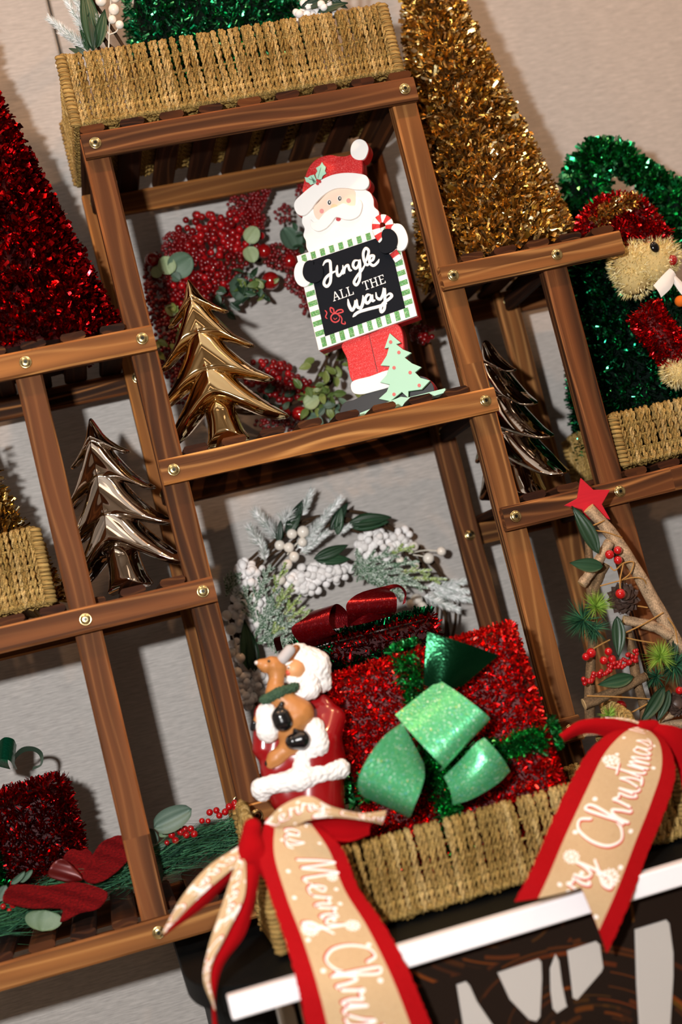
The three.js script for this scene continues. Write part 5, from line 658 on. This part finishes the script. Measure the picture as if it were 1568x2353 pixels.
const ribbonTex = canvasTex(512, 1024, (g, w, h) => {
  const r = rng(8); g.fillStyle = '#9c0008'; g.fillRect(0, 0, w, h); g.fillStyle = '#c2a47e'; g.fillRect(w * 0.17, 0, w * 0.66, h);
  for (let i = 0; i < 9000; i++) { g.fillStyle = `rgba(${r() < 0.5 ? '90,60,30' : '255,240,215'},${0.10 * r()})`; r() < 0.5 ? g.fillRect(w * (0.17 + 0.66 * r()), r() * h, 10, 1.5) : g.fillRect(w * (0.17 + 0.66 * r()), r() * h, 1.5, 10); }
  for (let i = 0; i < 5000; i++) { g.fillStyle = `rgba(${r() < 0.5 ? '60,0,0' : '230,60,60'},${0.16 * r()})`; const k = r() < 0.5 ? 0 : 0.83; g.fillRect(w * (k + 0.17 * r()), r() * h, 5, 2); }
  const words = (txt, y0, x0, size, across) => { let pen = 0; for (const ch of txt) { const G = GLYPH[ch]; for (const st of G.slice(1)) { const q = smooth2(st, st.length * 6, false).map(([x, y]) => [x0 - y * across, y0 - (x + pen) * size]); for (const [dx, dy, c, lw] of [[7, 4, '#b81c14', 11], [0, 0, '#fbf3ee', 10]]) { g.strokeStyle = c; g.lineWidth = lw; g.lineCap = g.lineJoin = 'round'; g.beginPath(); q.forEach((p, i) => (i ? g.lineTo(p[0] + dx, p[1] + dy) : g.moveTo(p[0] + dx, p[1] + dy))); g.stroke(); } } pen += G[0]; } };
  words('Merry', h * 0.97, w * 0.58, 150, 215); words('Christmas', h * 0.58, w * 0.68, 152, 230);
  const flake = (x, y, q) => { g.save(); g.translate(x, y); g.scale(1, 0.65); x = y = 0; g.strokeStyle = '#fbf3ee'; g.lineWidth = q * 0.2; g.lineCap = 'round'; for (let i = 0; i < 6; i++) { const a = i * 1.0472; g.beginPath(); g.moveTo(x, y); g.lineTo(x + q * Math.cos(a), y + q * Math.sin(a)); g.stroke(); for (const b of [-0.45, 0.45]) { g.beginPath(); g.moveTo(x + q * 0.55 * Math.cos(a), y + q * 0.55 * Math.sin(a)); g.lineTo(x + q * 0.95 * Math.cos(a + b), y + q * 0.95 * Math.sin(a + b)); g.stroke(); } } g.restore(); };
  flake(w * 0.72, h * 0.66, 44); flake(w * 0.3, h * 0.64, 38); flake(w * 0.27, h * 0.22, 46); flake(w * 0.25, h * 0.88, 32);
  for (const [x, y] of [[0.3, 0.75], [0.75, 0.8], [0.72, 0.92], [0.24, 0.55], [0.74, 0.5], [0.28, 0.42], [0.3, 0.18], [0.74, 0.22], [0.72, 0.08], [0.24, 0.06], [0.6, 0.66], [0.45, 0.68], [0.78, 0.62], [0.26, 0.82]]) { g.fillStyle = '#fbf3ee'; g.beginPath(); g.ellipse(w * x, h * y, 12, 8, 0, 0, 7); g.fill(); }
});
const ribbonAt = (o) => { const t = ribbonTex.clone(); t.repeat.set(1, 3.1); t.offset.set(0, o); return M(0xffffff, 0.85, 0, { map: t, bumpMap: pebble, bumpScale: 0.0003 }); }, tanMat = (() => { const t = ribbonTex.clone(); t.repeat.set(0.6, 3.2); t.offset.set(0.2, 0.1); return M(0xffffff, 0.85, 0, { map: t }); })(), redRib = M(0x9c0008, 0.95, 0, { bumpMap: pebble, bumpScale: 0.0003 });
ribbonTex.repeat.set(1, 3.1);
function ribbonTail(parent, A, B, n, m, notch, wave, mat) {
  const a = new THREE.CatmullRomCurve3(A, false, 'centripetal'), b = new THREE.CatmullRomCurve3(B, false, 'centripetal'), rows = [], back = [], r = rng(3);
  for (let i = 0; i <= n; i++) { const R = [], K = []; for (let j = 0; j <= m; j++) { const u = j / m, off = notch * (1 - Math.abs(2 * u - 1)), t = off + (i / n) * (1 - off), fray = (j === 0 || j === m) ? (r() - 0.5) * 0.012 : 0; const p = a.getPoint(t).lerp(b.getPoint(t), u + fray); p.z += wave * Math.sin(u * Math.PI) + 0.002 * Math.sin(t * 14 + u * 5); R.push(p); K.push(p.clone().add(V(0, 0, -0.0016))); } rows.push(R); back.push(K); }
  const lg = loft(rows), uv = lg.attributes.uv, len = a.getLength(); for (let i = 0; i <= n; i++) for (let j = 0; j <= m; j++) { const off = notch * (1 - Math.abs(2 * j / m - 1)); uv.setY(i * (m + 1) + j, (off + (i / n) * (1 - off)) * len); } wpart(parent, 'ribbon_tail', lg, mat); wpart(parent, 'ribbon_back', loft(back), redRib);
}
const E = (l) => l.map((p) => at(p[0], p[1], p[2]));
{
  const b = thing('ribbon_bow', 'tan and red printed ribbon bow on the left end of the large basket', 'bow', at(600, 1930, 0.24), 'printed ribbon bows');
  ribbonTail(b, E([[735, 1895, 0.245], [790, 1955, 0.262], [825, 2040, 0.275], [880, 2120, 0.3], [940, 2230, 0.338], [1005, 2390, 0.345]]), E([[612, 1880, 0.245], [596, 1960, 0.262], [622, 2060, 0.285], [658, 2170, 0.315], [690, 2290, 0.342], [712, 2400, 0.345]]), 110, 14, 0, 0.006, ribbonAt(0.8));
  const fold = (name, A, B, mat, arch = 0.004) => wpart(b, name, band(E(A), E(B), 40, 10, arch), mat);
  fold('ribbon_loop', [[608, 1892, 0.25], [650, 1850, 0.265], [710, 1829, 0.275], [760, 1852, 0.275], [830, 1868, 0.26], [888, 1862, 0.245]], [[640, 1905, 0.25], [680, 1896, 0.268], [712, 1884, 0.28], [765, 1878, 0.28], [850, 1888, 0.262], [878, 1895, 0.245]], tanMat);
  fold('ribbon_inside', [[670, 1898, 0.25], [720, 1882, 0.255], [790, 1878, 0.255], [858, 1886, 0.245]], [[690, 1910, 0.245], [740, 1924, 0.25], [800, 1934, 0.25], [850, 1918, 0.24]], redRib, -0.01);
  part(b, 'knot', blobGeo([[-0.008, 0.02, 0.012, 0.012, -0.024, -0.014, 0.012, 0.013], [-0.012, -0.008, 0.012, 0.016, 0.0, -0.04, 0.012, 0.012]], 0.01, 0.002), redRib);
  fold('ribbon_fold', [[548, 1945, 0.25], [480, 1990, 0.262], [420, 2058, 0.262], [371, 2146, 0.25]], [[572, 1968, 0.256], [520, 2008, 0.27], [445, 2075, 0.268], [384, 2140, 0.252]], tanMat);
  fold('ribbon_inside', [[560, 1985, 0.25], [515, 2006, 0.264], [440, 2074, 0.262], [378, 2142, 0.25]], [[545, 2010, 0.245], [480, 2075, 0.252], [432, 2112, 0.252], [374, 2153, 0.248]], redRib, 0.004);
  fold('ribbon_fold', [[545, 1972, 0.26], [512, 2075, 0.278], [478, 2180, 0.288], [467, 2250, 0.29], [492, 2320, 0.295]], [[566, 1975, 0.262], [562, 2060, 0.284], [525, 2140, 0.292], [484, 2232, 0.294], [496, 2320, 0.296]], tanMat);
  fold('ribbon_inside', [[560, 1970, 0.258], [560, 2060, 0.276], [522, 2150, 0.284], [480, 2240, 0.288], [487, 2310, 0.29], [490, 2400, 0.29]], [[602, 1980, 0.258], [584, 2080, 0.27], [562, 2150, 0.276], [512, 2222, 0.28], [496, 2300, 0.286], [508, 2400, 0.286]], redRib, 0.004);
}
{
  const b = thing('ribbon_bow', 'tan and red printed ribbon bow with a notched tail on the large basket', 'bow', at(1480, 1670, 0.22), 'printed ribbon bows');
  ribbonTail(b, E([[1183, 2072, 0.338], [1225, 1990, 0.335], [1265, 1900, 0.3], [1310, 1800, 0.275], [1350, 1732, 0.262], [1405, 1684, 0.245], [1452, 1666, 0.225]]), E([[1398, 2192, 0.342], [1440, 2090, 0.338], [1490, 1960, 0.305], [1535, 1850, 0.28], [1552, 1770, 0.265], [1535, 1708, 0.248], [1492, 1672, 0.225]]), 110, 14, 0.17, 0.006, ribbonAt(0.1));
  const fold = (name, A, B, mat, arch = 0.006) => wpart(b, name, band(E(A), E(B), 40, 10, arch), mat);
  fold('ribbon_loop', [[1285, 1688, 0.23], [1330, 1657, 0.24], [1390, 1650, 0.24], [1450, 1657, 0.232], [1488, 1666, 0.225]], [[1296, 1706, 0.222], [1328, 1690, 0.232], [1360, 1686, 0.236], [1410, 1696, 0.234], [1470, 1692, 0.225]], redRib);
  fold('ribbon_fold', [[1390, 1648, 0.235], [1440, 1650, 0.234], [1486, 1664, 0.228]], [[1390, 1652, 0.237], [1440, 1656, 0.236], [1484, 1670, 0.23]], tanMat, 0);
  fold('ribbon_loop', [[1482, 1662, 0.225], [1520, 1664, 0.235], [1560, 1672, 0.235], [1600, 1700, 0.225]], [[1496, 1684, 0.225], [1530, 1712, 0.235], [1560, 1752, 0.235], [1600, 1800, 0.225]], redRib);
  fold('ribbon_inside', [[1520, 1700, 0.225], [1555, 1760, 0.23], [1572, 1830, 0.23], [1580, 1900, 0.225]], [[1545, 1690, 0.225], [1580, 1740, 0.23], [1600, 1820, 0.23], [1610, 1900, 0.225]], redRib);
  part(b, 'knot', blobGeo([[-0.008, 0.002, 0.006, 0.009, 0.012, -0.002, 0.006, 0.009]], 0.006, 0.002), redRib);
}
renderer.render(scene, camera);
